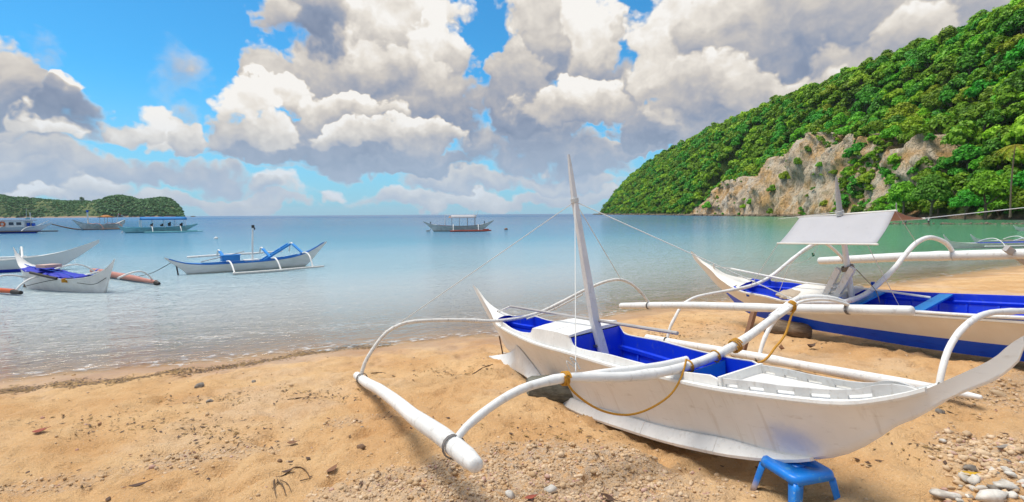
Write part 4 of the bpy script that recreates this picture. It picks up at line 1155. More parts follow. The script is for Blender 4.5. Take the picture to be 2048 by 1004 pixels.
# brown prop that steadies the near boat's right side
def prop(name, a, b, w, m, label):
    mb = MB(); mb.bar(a, b, w, w * .7, up=(1, .3, 0)); o = mb.build(name, m, None, smooth=False); tag(o, label, 'prop'); return o

# ------------------------------------------------------------------ wooded hill, headland, trees
def leaf_mat(name, dark, light, trans=0.25):
    m, T, bs = mat(name)
    geo = T.node('ShaderNodeNewGeometry')
    rnd = T.node('ShaderNodeObjectInfo').outputs['Random']
    n = T.noise(geo.outputs['Position'], 0.55, 3, .6)
    n2 = T.noise(geo.outputs['Position'], 3.0, 3, .6)
    k = T.math('ADD', T.math('MULTIPLY', n, .75), T.math('MULTIPLY', n2, .45))
    c = T.mix(T.smooth(k, .38, .82), dark, light)
    hsv = T.node('ShaderNodeHueSaturation')
    T.l.new(T.math('MULTIPLY_ADD', rnd, .06, .465), hsv.inputs['Hue']); T.l.new(T.math('MULTIPLY_ADD', rnd, .75, .72), hsv.inputs['Value'])
    T.l.new(c, hsv.inputs['Color'])
    T.l.new(hsv.outputs[0], bs.inputs['Base Color']); bs.inputs['Roughness'].default_value = .55
    bs.inputs['Specular IOR Level'].default_value = .25
    tr = T.node('ShaderNodeBsdfTranslucent'); T.l.new(hsv.outputs[0], tr.inputs[0])
    mx = T.node('ShaderNodeMixShader'); mx.inputs[0].default_value = trans
    T.l.new(bs.outputs[0], mx.inputs[1]); T.l.new(tr.outputs[0], mx.inputs[2])
    T.l.new(mx.outputs[0], T.n['Material Output'].inputs[0])
    return m
LEAF = [leaf_mat('leaves_mid_green', (.06, .19, .010), (.26, .53, .025)),
        leaf_mat('leaves_deep_green', (.03, .13, .012), (.13, .40, .025)),
        leaf_mat('leaves_yellow_green', (.15, .31, .008), (.42, .62, .035))]
FAR_LEAF = leaf_mat('headland_leaves', (.025, .09, .03), (.11, .22, .05), .1)
BARK = bark('grey_brown_bark', (.10, .075, .05), (.24, .19, .14))

def crown_arrays(seed, n_lobes, n_leaf, size, flat=.8, spread=1.0):
    """Leaf clumps scattered over a heap of lobes; unit crown about 2 across, base at z = 0."""
    r = np.random.default_rng(seed)
    V, F = [], []
    lobes = []
    for k in range(n_lobes):
        a = r.uniform(0, 2 * np.pi); q = r.uniform(0, 1) ** .55
        h = r.uniform(0, 1)
        rad = r.uniform(.26, .46)
        x, y = np.cos(a) * q * .72 * spread, np.sin(a) * q * .72 * spread
        z = .35 + (1.15 * flat) * (1 - q ** 2 * .75) * (.45 + .55 * h)
        lobes.append((x, y, z, rad))
    lobes.append((0, 0, .45 + .85 * flat, .45))
    per = n_leaf // len(lobes)
    for x, y, z, rad in lobes:
        d = r.normal(size=(per, 3)); d /= np.linalg.norm(d, axis=1)[:, None]
        d[:, 2] = np.where(d[:, 2] < -.35, -d[:, 2], d[:, 2])
        p = np.array([x, y, z]) + d * rad * r.uniform(.72, 1.08, (per, 1)) * np.array([1, 1, .8])
        nrm = d + r.normal(size=(per, 3)) * .45 + np.array([0, 0, .35]); nrm /= np.linalg.norm(nrm, axis=1)[:, None]
        t = np.cross(nrm, r.normal(size=(per, 3))); t /= np.linalg.norm(t, axis=1)[:, None]
        b = np.cross(nrm, t)
        s = size * r.uniform(.6, 1.35, (per, 1)); w = s * r.uniform(.45, .8, (per, 1))
        o = len(V) and sum(len(v) for v in V)
        q4 = np.stack([p - t * s, p - b * w + nrm * s * .12, p + t * s, p + b * w + nrm * s * .12], 1)
        V.append(q4.reshape(-1, 3))
        i = np.arange(per) * 4 + (o or 0)
        F.append(np.stack([i, i + 1, i + 2, i + 3], 1))
    return np.vstack(V), np.vstack(F)

def crown_mesh(name, m, *a, **k):
    V, F = crown_arrays(*a, **k)
    o = np_mesh(name, V, F, m); me = o.data
    bpy.data.objects.remove(o)
    return me
def trunk_mesh(seed):
    r = random.Random(seed); mb = MB()
    top = (r.uniform(-.1, .1), r.uniform(-.1, .1), 1.0)
    P = [(0, 0, -.5), (.03, .02, .2), (top[0] * .6, top[1] * .6, .6), top]
    mb.tube(P, [.085, .065, .05, .03], 7)
    for k in range(4):
        a = k * 1.6 + r.random(); h = r.uniform(.35, .7)
        mb.tube([(top[0] * h, top[1] * h, h), (math.cos(a) * .25, math.sin(a) * .25, h + .2), (math.cos(a) * .48, math.sin(a) * .48, h + .38)], [.04, .028, .012], 5)
    o = mb.build('trunk', BARK); me = o.data; bpy.data.objects.remove(o); return me

# --- terrain of the hill -----------------------------------------------------------
FOOT = np.array([(215, 60), (168, 105), (143, 138), (150, 165), (150, 190), (157, 240), (165, 304), (164, 398), (176, 540), (183, 800), (186, 1050), (204, 1190), (250, 1330)], float)
RIDGE_H = [(0, 92), (90, 94), (200, 94), (254, 95), (293, 97), (346, 101), (408, 101), (527, 107), (676, 109), (868, 106), (963, 101), (1050, 94), (1150, 83), (1288, 60), (1380, 30), (1450, 5)]
CLIFF_H = [(150, 0), (190, 0), (199, 22), (208, 35), (225, 36), (240, 38), (262, 40), (305, 43), (335, 35), (380, 30), (430, 27), (470, 22), (486, 10), (500, 0), (700, 0)]
def foot_x(y): return np.interp(y, FOOT[2:, 1], FOOT[2:, 0])
def hill_point(y, v):
    """y along the shore, v 0 at the foot .. 1 at the ridge, >1 behind it."""
    fx = foot_x(y)
    near = np.clip((220 - y) / 120, 0, 1)
    width = 92 - 5 * near
    x = fx + v * width
    H = np.interp(y, *zip(*RIDGE_H)); hc = np.interp(y, *zip(*CLIFF_H))
    hc = hc * (1 + .35 * fbm(y * .035, y * 0 + 3, 77, 3))
    u = np.clip(v, 0, 1)
    soft = H * (1 - (1 - u) ** 1.45)
    s = np.clip((u - .015) / .12, 0, 1); s = s ** .8
    cl = hc * s
    z = np.maximum(soft * np.where(hc > 2, np.clip(.25 + u * 1.1, 0, 1), 1), cl)
    z = np.where(v > 1, H - (v - 1) * 40, z)
    return x, z, hc
def build_hill():
    ny, nv = 520, 130
    yy = np.concatenate([np.linspace(60, 480, 360), np.linspace(483, 1450, 160)])
    vv = np.concatenate([np.linspace(-.12, .30, 74), np.linspace(.31, 1.4, 56)])
    Yg, Vg = np.meshgrid(yy, vv, indexing='ij')
    X, Z, HC = hill_point(Yg, np.maximum(Vg, 0))
    X = np.where(Vg < 0, foot_x(Yg) + Vg * 90, X); Z = np.where(Vg < 0, Vg * 40, Z)
    u = np.clip(Vg, 0, 1)
    rock = np.clip((HC - Z) / 6 + .9, 0, 1) * (HC > 1.5) * (Vg > -.02) * np.clip(1.3 - u * 2.2, 0, 1)
    low = np.clip(1 - Z / 3.0, 0, 1)
    # rock relief: ledges, gullies
    rel = 5.0 * fbm(Yg * .045, Z * .05 + 5, 51, 5, .55) + 4.6 * fbm(Yg * .16, Z * .10, 61, 4, .62) + 2.2 * np.abs(fbm(Yg * .5, Z * .4, 71, 3, .6))
    X = X - rel * np.clip(rock + .15, 0, 1) * np.clip(Z / 4 + .2, 0, 1)
    Z = Z + (3.0 * fbm(Yg * .03, X * .04, 81, 4) - .5) * np.clip(u * 6, 0, 1)
    i = np.arange(X.size).reshape(X.shape)
    F = np.stack([i[:-1, :-1], i[:-1, 1:], i[1:, 1:], i[1:, :-1]], -1).reshape(-1, 4)
    m, T, bs = mat('hill_rock_and_soil')
    P = T.node('ShaderNodeNewGeometry').outputs['Position']
    rk = T.node('ShaderNodeAttribute', attribute_name='rock').outputs['Fac']
    n1 = T.noise(T.vec('MULTIPLY', P, (.05, .05, .07)), 1.0, 6, .62); n2 = T.noise(T.vec('MULTIPLY', P, (.5, .5, .22)), 1.0, 6, .68); n3 = T.noise(T.vec('MULTIPLY', P, (.10, .10, .014)), 1.0, 5, .6)
    c = T.mix(T.smooth(n1, .42, .60), (.78, .62, .44), (.78, .48, .21))
    c = T.mix(T.math('MULTIPLY', T.smooth(n3, .48, .64), .75), c, (.86, .77, .63))
    c = T.mix(T.math('MULTIPLY', T.smooth(n2, .52, .66), .6), c, (.38, .25, .145))
    crag = T.noise(T.vec('MULTIPLY', P, (.9, .9, .10)), 1.0, 5, .7)
    c = T.mix(T.math('MULTIPLY', T.smooth(crag, .53, .63), .5), c, (.30, .20, .12))
    gs = T.noise(T.vec('MULTIPLY', P, (.08, .08, .05)), 1.0, 6, .7)
    c = T.mix(T.math('MULTIPLY', T.smooth(gs, .56, .66), .45), c, (.14, .14, .05))
    c = T.mix(T.smooth(rk, .2, .55), (.06, .10, .02), c)
    s = T.node('ShaderNodeSeparateXYZ'); T.l.new(P, s.inputs[0])
    c = T.mix(T.smooth(s.outputs[2], .6, 2.2, 1, 0), c, T.mix(n2, (.10, .075, .05), (.34, .26, .17)))
    T.l.new(c, bs.inputs['Base Color']); bs.inputs['Roughness'].default_value = .9; bs.inputs['Specular IOR Level'].default_value = .15
    bump(T, bs, T.math('ADD', T.math('MULTIPLY', n2, 1.4), T.math('ADD', n1, T.math('MULTIPLY', crag, .8))), 1.0, 2.6)
    o = np_mesh('wooded_hill', np.stack([X, Yg, Z], -1).reshape(-1, 3), F, m, smooth=True, attrs={'rock': rock.ravel()})
    tag(o, kind='structure')
    return X, Yg, Z, rock, Vg

def place(me_crown, me_trunk, loc, s, rz, tilt, label, group, name='tree', parts=True, sz=1.0):
    if parts:
        root = empty(name, loc); root.rotation_euler = (tilt[0], tilt[1], rz); root.scale = (s, s, s * sz)
        c = bpy.data.objects.new('crown', me_crown); COL.objects.link(c); c.parent = root; c.location = (0, 0, .15)
        t = bpy.data.objects.new('trunk', me_trunk); COL.objects.link(t); t.parent = root
    else:
        root = bpy.data.objects.new(name, me_crown); COL.objects.link(root); root.location = loc
        root.rotation_euler = (tilt[0], tilt[1], rz); root.scale = (s, s, s * sz)
    tag(root, label, 'bush' if name == 'bush' else 'tree', group)
    return root

def build_forest():
    X, Y, Z, rock, Vg = build_hill()
    crowns = [[crown_mesh('crown', LEAF[k], 100 + 10 * k + j, 15 + 2 * j, 2000, .105, flat=(.8, .6, 1.15, .7)[j], spread=(1, 1.25, .75, 1.1)[j]) for j in range(4)] for k in range(3)]
    trunks = [trunk_mesh(k) for k in range(3)]
    r = np.random.default_rng(5)
    # sample the terrain sheet by area, keep a spacing that follows crown size
    cand = []
    N = 26000
    yi = r.uniform(62, 1420, N); yi = 62 + (yi - 62) * r.uniform(0, 1, N) ** .8
    vi = r.uniform(0.004, 1.12, N)
    x, z, hc = hill_point(yi, vi)
    d = np.hypot(x, yi)
    size = np.clip(np.exp(r.normal(1.62, .36, N)), 2.4, 11.5)
    size = np.where(vi < .10, size * .8, size)
    onrock = (hc > 1.5) & (z < hc + 1.5) & (vi < .30)
    size = np.where(onrock, size * .45, size)
    keep = ~onrock | (r.uniform(0, 1, N) < .03 + .3 * (fbm(yi * .05, z * .05, 91, 3) > .12) + .8 * ((yi < 256) & ((z < 20) | (yi > 226))))
    size = np.where(onrock & (yi < 256), size * 1.7, size)
    pts = []
    cell = {}
    for k in np.argsort(-size):
        if not keep[k]: continue
        sp = size[k] * .74
        cx, cy = int(x[k] // 6), int(yi[k] // 6); ok = True
        for ax in range(cx - 1, cx + 2):
            for ay in range(cy - 1, cy + 2):
                for j in cell.get((ax, ay), ()):
                    if (x[k] - x[j])**2 + (yi[k] - yi[j])**2 + (z[k] - z[j])**2 < (sp * .5 + size[j] * .37)**2: ok = False; break
                if not ok: break
            if not ok: break
        if ok:
            cell.setdefault((cx, cy), []).append(k); pts.append(k)
    # in view and not behind the ridge
    vis = [k for k in pts if -.05 < x[k] / yi[k] < 1.25 and vi[k] < 1.04 and yi[k] > 120]
    vis.sort(key=lambda k: -size[k] / d[k])
    print('trees', len(pts), 'in view', len(vis))
    # gaps between rank: 300 largest in view as objects of their own
    single = vis[:N_TREES]; rest = [k for k in pts if k not in set(single)]
    grp = {'crest': 'small trees along the crest of the hill', 'slope': 'trees on the slope of the hill', 'foot': 'trees along the foot of the hill', 'point': 'trees on the seaward point of the hill', 'cliff': 'bushes growing on the cliff', 'right': 'tall trees behind the cove at the right'}
    lands = ((.36, 'at its seaward end'), (.44, "over the cliff's left end"), (.53, 'over the cliff middle'), (.62, 'above the awning mast'), (.70, "over the cliff's right end"), (.78, 'right of the cliff'), (.86, 'above the cove beach'), (.94, 'near the palm'), (9, 'by the right edge'))
    counts = {}
    for n_, k in enumerate(single):
        y_ = yi[k]; px = x[k] / y_
        sp = 0 if r.uniform() < .48 else (1 if r.uniform() < .6 else 2)
        where = next(w for lim, w in lands if px < lim)
        zone = 'cliff' if onrock[k] else 'crest' if vi[k] > .86 else 'upper' if vi[k] > .55 else 'middle' if vi[k] > .28 else 'lower' if vi[k] > .1 else 'foot'
        zn = {'cliff': 'growing on the bare cliff', 'crest': 'on the hill crest', 'upper': 'on the upper hillside', 'middle': 'on the middle hillside', 'lower': 'on the lower hillside', 'foot': 'at the hill foot'}[zone]
        kind = 'bush' if zone == 'cliff' else 'tree'
        tone = ('mid green', 'deep green', 'yellow green')[sp]; big = 'large' if size[k] > 6.4 else 'small' if size[k] < 4.6 else 'middling'
        label = f'{big} {tone} {kind} {zn}, {where}'; group = f'{big} {tone} {kind}s {zn} {where}'
        s = size[k] * .62
        place(crowns[sp][r.integers(4)], trunks[r.integers(3)], (x[k], y_, z[k] - .1 * s), s, r.uniform(0, 6.28), (r.normal(0, .08), r.normal(0, .08) - (.15 if vi[k] < .5 else 0)), label, group, kind, parts=zone != 'cliff', sz=r.uniform(.85, 1.25))
    # the rest reads as one mass
    lowc = [crown_arrays(300 + k, 10, 360, .19, flat=.8) for k in range(5)]
    for sp in range(3):
        VV, FF, o = [], [], 0
        for k in rest:
            if (k * 7 + 3) % 10 not in ((0, 1, 2, 3, 4), (5, 6, 7), (8, 9))[sp]: continue
            V, F = lowc[k % 5]
            a = r.uniform(0, 6.28); c, s_ = math.cos(a), math.sin(a); q = size[k] * .64
            W = np.stack([(V[:, 0] * c - V[:, 1] * s_) * q + x[k], (V[:, 0] * s_ + V[:, 1] * c) * q + yi[k], V[:, 2] * q * r.uniform(.85, 1.25) + z[k] - .1], 1)
            VV.append(W); FF.append(F + o); o += len(V)
        ob = np_mesh('hillside_forest', np.vstack(VV), np.vstack(FF), LEAF[sp]); tag(ob, kind='stuff')
N_TREES = 262
HILL = build_forest()

from mathutils.bvhtree import BVHTree
def hill_bvh():
    me = bpy.data.objects['wooded_hill'].data
    return BVHTree.FromPolygons([v.co.copy() for v in me.vertices], [tuple(p.vertices) for p in me.polygons])
BVH = hill_bvh()
def hill_at(px, py):
    d = (at_depth(px, py, 100) - Vector((0, 0, CAM_H))).normalized()
    return BVH.ray_cast(Vector((0, 0, CAM_H)), d)[0]
def cliff_bushes():
    protos = {}
    spots = [(1548, 378, 13, 0, 'lowest of the diagonal strip of green bushes across the cliff'), (1572, 352, 15, 2, 'middle of the diagonal strip of green bushes across the cliff'), (1592, 325, 15, 0, 'upper part of the diagonal strip of green bushes across the cliff'), (1612, 300, 13, 1, 'topmost of the diagonal strip of green bushes across the cliff'),
             (1502, 405, 11, 0, 'round bush low on the left half of the pale cliff'), (1385, 400, 19, 1, 'dark rounded bush by the water left of the cliff'), (1418, 412, 13, 0, 'bush by the water at the left foot of the cliff'), (1355, 405, 16, 2, 'yellow green bush by the water, second left of the cliff'),
             (1715, 300, 21, 1, 'large deep green bush on the ledge right of the cliff'), (1752, 312, 19, 0, 'mid green bush right beside the large deep green one on the ledge'), (1795, 318, 18, 2, 'yellow green bush on the slope right of the ledge'), (1700, 345, 17, 0, 'bush below the ledge and right of the awning mast'),
             (1738, 356, 19, 2, 'yellow green bush under the ledge bushes'), (1782, 365, 20, 0, 'mid green bush between the ledge and the awning roof'), (1720, 392, 17, 1, 'deep green bush just above the awning roof'), (1765, 405, 18, 0, 'mid green bush above the right end of the awning'), (1652, 408, 12, 2, 'yellow green bush at the cliff foot left of the awning mast'), (1690, 412, 13, 0, 'bush at the cliff foot right of the awning mast'),
             (1640, 330, 9, 0, 'small bush high on the cliff left of the awning mast'), (1665, 345, 8, 2, 'small yellow green bush on the cliff above the awning mast'), (1470, 360, 8, 0, 'small bush under the upper left rim of the cliff'), (1830, 380, 20, 1, 'deep green bush right of the awning above the cove'), (1862, 350, 22, 0, 'broad mid green bush on the slope above the cove')]
    for k, (px, py, rad, sp, lb) in enumerate(spots):
        q = hill_at(px, py)
        if q is None: continue
        key = (sp, k % 2)
        if key not in protos: protos[key] = crown_mesh('crown', LEAF[sp], 700 + sp * 2 + k % 2, 12, 1500, .12, flat=.7)
        s_ = rad / 1020 * q.y * .95
        place(protos[key], None, (q.x, q.y, q.z - s_ * .75), s_, k * 1.1, (0, -.2), lb, None, 'bush', False, 1.05)
cliff_bushes()

def big_tree(x, y, s, sp, label, seed, zb=None, sz=1.1, name='tree'):
    """A single tree the eye picks out, with a denser crown of its own."""
    z = zb
    cm = crown_mesh('crown', LEAF[sp], seed, 26, 5200, .072, flat=.85)
    return place(cm, trunk_mesh(seed), (x, y, z), s, seed * 1.3, (0, 0), label, None, name, True, sz)
def slope_z(y, v):
    x, z, _ = hill_point(np.array([float(y)]), np.array([float(v)])); return float(x[0]), float(z[0])
for y, v, s, sp, label, sd in ((262, .42, 8.5, 2, 'broad yellow green tree standing out high on the slope right of the cliff', 11), (238, .30, 6.5, 2, 'rounded yellow green tree just below the broad one, right of the cliff', 12),
                               (356, 1.0, 4.4, 0, 'bushy round tree topping the skyline of the hill above the cliff', 14)):
    x_, z_ = slope_z(y, v); big_tree(x_, y, s, sp, label, sd, z_)
for x_, y, s, sp, label, sd in ((138, 168, 6.2, 1, 'deep green tree overhanging the water where the cove beach begins', 21), (139, 150, 6.0, 0, 'large leafy tree behind the sand at the right end of the cove', 22),
                                (133, 150, 3.6, 1, 'low dark tree at the back of the small cove beach', 23), (147, 192, 6.0, 0, 'wide bright green tree at the water between cliff and cove', 24), (150, 141, 7.0, 1, 'tall dark tree filling the right edge above the cove beach', 25)):
    big_tree(x_, y, s, sp, label, sd, 1.2, 1.25)

def palm(x, y, z, h, label):
    root = empty('palm_tree', (x, y, z)); tag(root, label, 'palm')
    mb = MB(); P = curve([(0, 0, 0), (-.25, 0, h * .4), (-.1, 0, h * .8), (.1, 0, h)], 16); mb.tube(P, np.interp(np.linspace(0, 1, 16), [0, .1, 1], [.28, .19, .13]), 9); mb.build('trunk', BARK, root)
    r = random.Random(9)
    for k in range(15):
        a = k * 2.4; e = r.uniform(-.35, .75); L = r.uniform(3.2, 4.2); mb = MB(); prev = None
        pts = []
        for i in range(9):
            u = i / 8; rr_ = L * u * math.cos(e * (1 - u * .5)); zz = L * (math.sin(e) * u - .75 * u * u)
            pts.append(Vector((.1 + math.cos(a) * rr_, math.sin(a) * rr_, h + zz)))
        sd = Vector((-math.sin(a), math.cos(a), 0))
        for i in range(8):
            p, q = pts[i], pts[i + 1]
            for sg in (-1, 1):
                w = .75 * math.sin(math.pi * (i + .8) / 9)
                for j in range(2):
                    b = p.lerp(q, j * .5); b2 = p.lerp(q, j * .5 + .30)
                    tip = b2 + sd * sg * w + (q - p) * .55 + Vector((0, 0, -.22 * w))
                    mb.add([b, b2, tip], [(0, 1, 2)])
        mb.build('frond', PALM, root, smooth=False)
PALM = leaf_mat('palm_fronds', (.26, .27, .02), (.52, .46, .05), .3)
palm(119.5, 122.5, 1.0, 17.0, 'yellowish coconut palm leaning out at the right edge of the hill')

# --- rocks along the waterline of the hill and the low reef off the cove ---------------
ROCK = bark('dark_shore_rock', (.075, .06, .045), (.30, .23, .15))
def rock_arrays(seed, n=1):
    bm = bmesh.new(); bmesh.ops.create_icosphere(bm, subdivisions=n, radius=1)
    rr = random.Random(seed)
    for v in bm.verts: v.co *= rr.uniform(.72, 1.2)
    V = np.array([v.co[:] for v in bm.verts]); F = np.array([[v.index for v in f.verts] for f in bm.faces]); bm.free(); return V, F
ROCKS = [rock_arrays(k) for k in range(12)]
def scatter(name, P, S, mats, kind='stuff', seed=0, flat=(.5, .8)):
    """Joined stones: positions P, sizes S, split over the given materials."""
    r = np.random.default_rng(seed)
    which = r.integers(len(mats), size=len(P))
    for mi, m in enumerate(mats):
        VV, FF, o = [], [], 0
        for k in np.nonzero(which == mi)[0]:
            V, F = ROCKS[r.integers(len(ROCKS))]
            a = r.uniform(0, 6.28); c, s = math.cos(a), math.sin(a); e = r.uniform(.55, 1.0); f = r.uniform(*flat)
            W = V * np.array([1, e, f]) * S[k]
            tl = r.normal(0, .25); W = np.stack([W[:, 0], W[:, 1] - W[:, 2] * tl, W[:, 2] + W[:, 1] * tl], 1)
            VV.append(np.stack([W[:, 0] * c - W[:, 1] * s + P[k][0], W[:, 0] * s + W[:, 1] * c + P[k][1], W[:, 2] + P[k][2]], 1)); FF.append(F + o); o += len(V)
        if VV:
            ob = np_mesh(name, np.vstack(VV), np.vstack(FF), m); tag(ob, kind=kind)
def shore_rocks():
    r = np.random.default_rng(3); P, S = [], []
    for k in range(420):
        y = r.uniform(0, 1) ** 1.4 * 1000 + 190
        s = r.uniform(.5, 1.6) * (1 + y / 700); P.append((foot_x(y) + r.normal(-3.0, 1.8), y, r.uniform(-.2, .5))); S.append(s)
    for k in range(60):   # tip of the point
        P.append((r.uniform(172, 188), r.uniform(1000, 1090), r.uniform(-.5, 1.0))); S.append(r.uniform(2, 4))
    scatter('shore_rocks', P, S, [ROCK], seed=1)
    P, S = [], []
    for k in range(240):
        u = r.uniform(0, 1); P.append((72 + 50 * u + r.normal(0, .6), 104 + (88 - 104) * u + r.normal(0, .5), r.uniform(-.08, .10))); S.append(r.uniform(.15, .5))
    scatter('reef_rocks', P, S, [ROCK], seed=2)
shore_rocks()

# --- low headland across the bay ---------------------------------------------------------
def build_headland():
    prof = [(-60, 380), (0, 386), (12, 385.6), (25, 389.5), (59, 390.5), (78, 393), (98, 395), (137, 398), (185, 398), (205, 396), (225, 389.5), (244, 387), (264, 390.5), (281, 396), (303, 395), (328, 391), (344, 394), (355.5, 405), (365, 419), (371, 431.5)]
    D = 1400.0
    xs = [(p - 1024) / 1020 * D for p, _ in prof]; hs = [max(0, (428 + .006 * (1024 - p) - q) * D / 1020 + 2.5) * 1.0 - (6 if p < 350 else 4.5) for p, q in prof]
    xg = np.linspace(-2600, xs[-1] + 6, 240); H = np.interp(xg, xs, hs, left=hs[0]); H[xg > xs[-1]] = -2
    vv = np.linspace(-.05, 2.0, 40)
    Xg, Vv = np.meshgrid(xg, vv, indexing='ij')
    Yg = D - 60 + Vv * 120 + 14 * fbm(Xg * .006, Xg * 0, 5, 3)
    u = np.clip(Vv, 0, 1)
    Z = H[:, None] * np.where(Vv <= 1, 1 - (1 - u) ** 2.0, np.clip(2 - Vv, 0, 1) ** .7)
    Xg = Xg * Yg / D
    Z = np.where(Vv < 0, -2, Z) + (4 * fbm(Xg * .02, Yg * .02, 15, 3)) * np.clip(u * 4, 0, 1)
    i = np.arange(Xg.size).reshape(Xg.shape); F = np.stack([i[:-1, :-1], i[1:, :-1], i[1:, 1:], i[:-1, 1:]], -1).reshape(-1, 4)
    m, T, bs = mat('headland_ground')
    P = T.node('ShaderNodeNewGeometry').outputs['Position']; s = T.node('ShaderNodeSeparateXYZ'); T.l.new(P, s.inputs[0])
    n = T.noise(P, .02, 5, .6)
    c = T.mix(T.smooth(n, .4, .65), (.05, .085, .02), (.13, .16, .045))
    c = T.mix(T.smooth(T.math('MULTIPLY_ADD', n, 8.0, s.outputs[2]), 5.5, 8.5, 1, 0), c, (.36, .24, .17))
    T.l.new(c, bs.inputs['Base Color']); bs.inputs['Roughness'].default_value = .95
    tag(np_mesh('far_headland', np.stack([Xg, Yg, Z], -1).reshape(-1, 3), F, m, smooth=True), kind='structure')
    r = np.random.default_rng(8); VV, FF, o = [], [], 0
    low = [crown_arrays(400 + k, 7, 110, .30, flat=.7) for k in range(4)]
    for k in range(3000):
        x = r.uniform(-1500, xs[-1]); v = r.uniform(.02, 1.05); h = float(np.interp(x, xs, hs))
        if r.uniform() < .25 and fbm(np.array([x * .012]), np.array([v * 2]), 9, 2)[0] > .05: continue
        q = r.uniform(3.5, 8) * (1 if x > -1130 else .8)
        y = D - 60 + v * 120; z = h * (1 - (1 - min(v, 1)) ** 2.0) - 2
        if h < 1.0: continue
        q = min(q, 2.5 + h * .3)
        V, F = low[k % 4]; a = r.uniform(0, 6.28)
        VV.append(np.stack([(V[:, 0] * math.cos(a) - V[:, 1] * math.sin(a)) * q + x * y / D, (V[:, 0] * math.sin(a) + V[:, 1] * math.cos(a)) * q + y, V[:, 2] * q * .75 + z], 1)); FF.append(F + o); o += len(V)
    tag(np_mesh('headland_forest', np.vstack(VV), np.vstack(FF), FAR_LEAF), kind='stuff')
    for x_, q, lb in ((-1179 - 30, 7.5, 'lone dark tree standing clear on the skyline of the far headland'),):
        z = float(np.interp(x_, xs, hs)); place(crown_mesh('crown', FAR_LEAF, 77, 8, 300, .2), trunk_mesh(4), (x_, D + 40, z), q, 0, (0, 0), lb, None)
    V, F = ROCKS[3]; ob = np_mesh('islet_rock', V * np.array([7, 4, 2.6]) + np.array([(388 - 1024) / 1020 * D, D, .3]), F, ROCK); tag(ob, 'small bare rock standing off the tip of the far headland', 'rock')
build_headland()

# ------------------------------------------------------------------ boats at anchor
def boat_frame(a, b, z=0.0):
    """Origin midway between two waterline points, +y from a to b, +x to the right of that."""
    a, b = Vector((*a, 0)), Vector((*b, 0)); y = (b - a).normalized(); x = y.cross(Vector((0, 0, 1)))
    o = (a + b) / 2 + Vector((0, 0, z))
    return Matrix([[x.x, y.x, 0, o.x], [x.y, y.y, 0, o.y], [0, 0, 1, o.z], [0, 0, 0, 1]])

def simple_hull(root, KEEL, SHEER, HW, m, name='hull', n=5, flare=1.3, deck=None, inset=None, inside=BLUE, cockpit=None, strake=WHITE, bottom=None, floor=.16):
    L = lambda Tb: (lambda t: tab(t, Tb))
    k_, s_, w_ = L(KEEL), L(SHEER), L(HW); b_ = lambda t: w_(t) * .45
    t0, t1 = KEEL[0][0], KEEL[-1][0]
    ts = np.linspace(t0, t1, 44)
    mb = MB(); rings = hull_rings(ts, k_, s_, w_, b_, n=n, flare=flare)
    mb.loft(rings, False); mb.add(rings[0], [tuple(range(len(rings[0])))]); mb.add(rings[-1], [tuple(range(len(rings[-1])))])
    mb.build(name, m, root, angle=50)
    c0, c1 = cockpit
    for a, b in ((t0, c0), (c1, t1)):
        mb = MB(); rg = []
        for t in np.linspace(a, b, 10):
            x = max(w_(t) - .004, .004); z = s_(t) - .002
            rg.append([(-x, t, z), (0, t, z + .03 * min(1, x * 6)), (x, t, z)])
        mb.loft(rg, False); mb.build('deck', deck or strake, root, angle=40)
    mb = MB(); rg = []
    for t in np.linspace(c0, c1, 24):
        x = w_(t) - .03; z = s_(t) + .03; zf = max(k_(t) + .12, s_(t) - .42)
        inx = lambda q: max(.01, min(x, hull_x(t, q, k_, s_, w_, b_, flare) - .02))
        half = [(x + .02, z - .035), (x + .02, z), (x, z), (inx(s_(t) - .1), s_(t) - .1), (inx((zf + z) / 2), (zf + z) / 2), (inx(zf) * .95, zf)]
        rg.append([(-p, t, q) for p, q in half] + [(p, t, q) for p, q in half[::-1]])
    mb.loft(rg, False); mb.add(rg[0], [tuple(range(len(rg[0])))]); mb.add(rg[-1], [tuple(range(len(rg[-1])))])
    mb.build('cockpit_lining', inside, root, angle=30)
    for sx in (-1, 1):
        mb = MB(); rg = []
        for t in np.linspace(t0 + .15, t1 - .15, 36):
            x, z = w_(t), s_(t); f = min(1, w_(t) / .1)
            rg.append([(sx * (x + dx * f), t, z + dz) for dx, dz in ((-.01, .014), (.024, .012), (.024, -.016), (0, -.03))])
        mb.loft(rg, True, True); mb.build('rubbing_strake', strake, root, angle=35)
    return k_, s_, w_

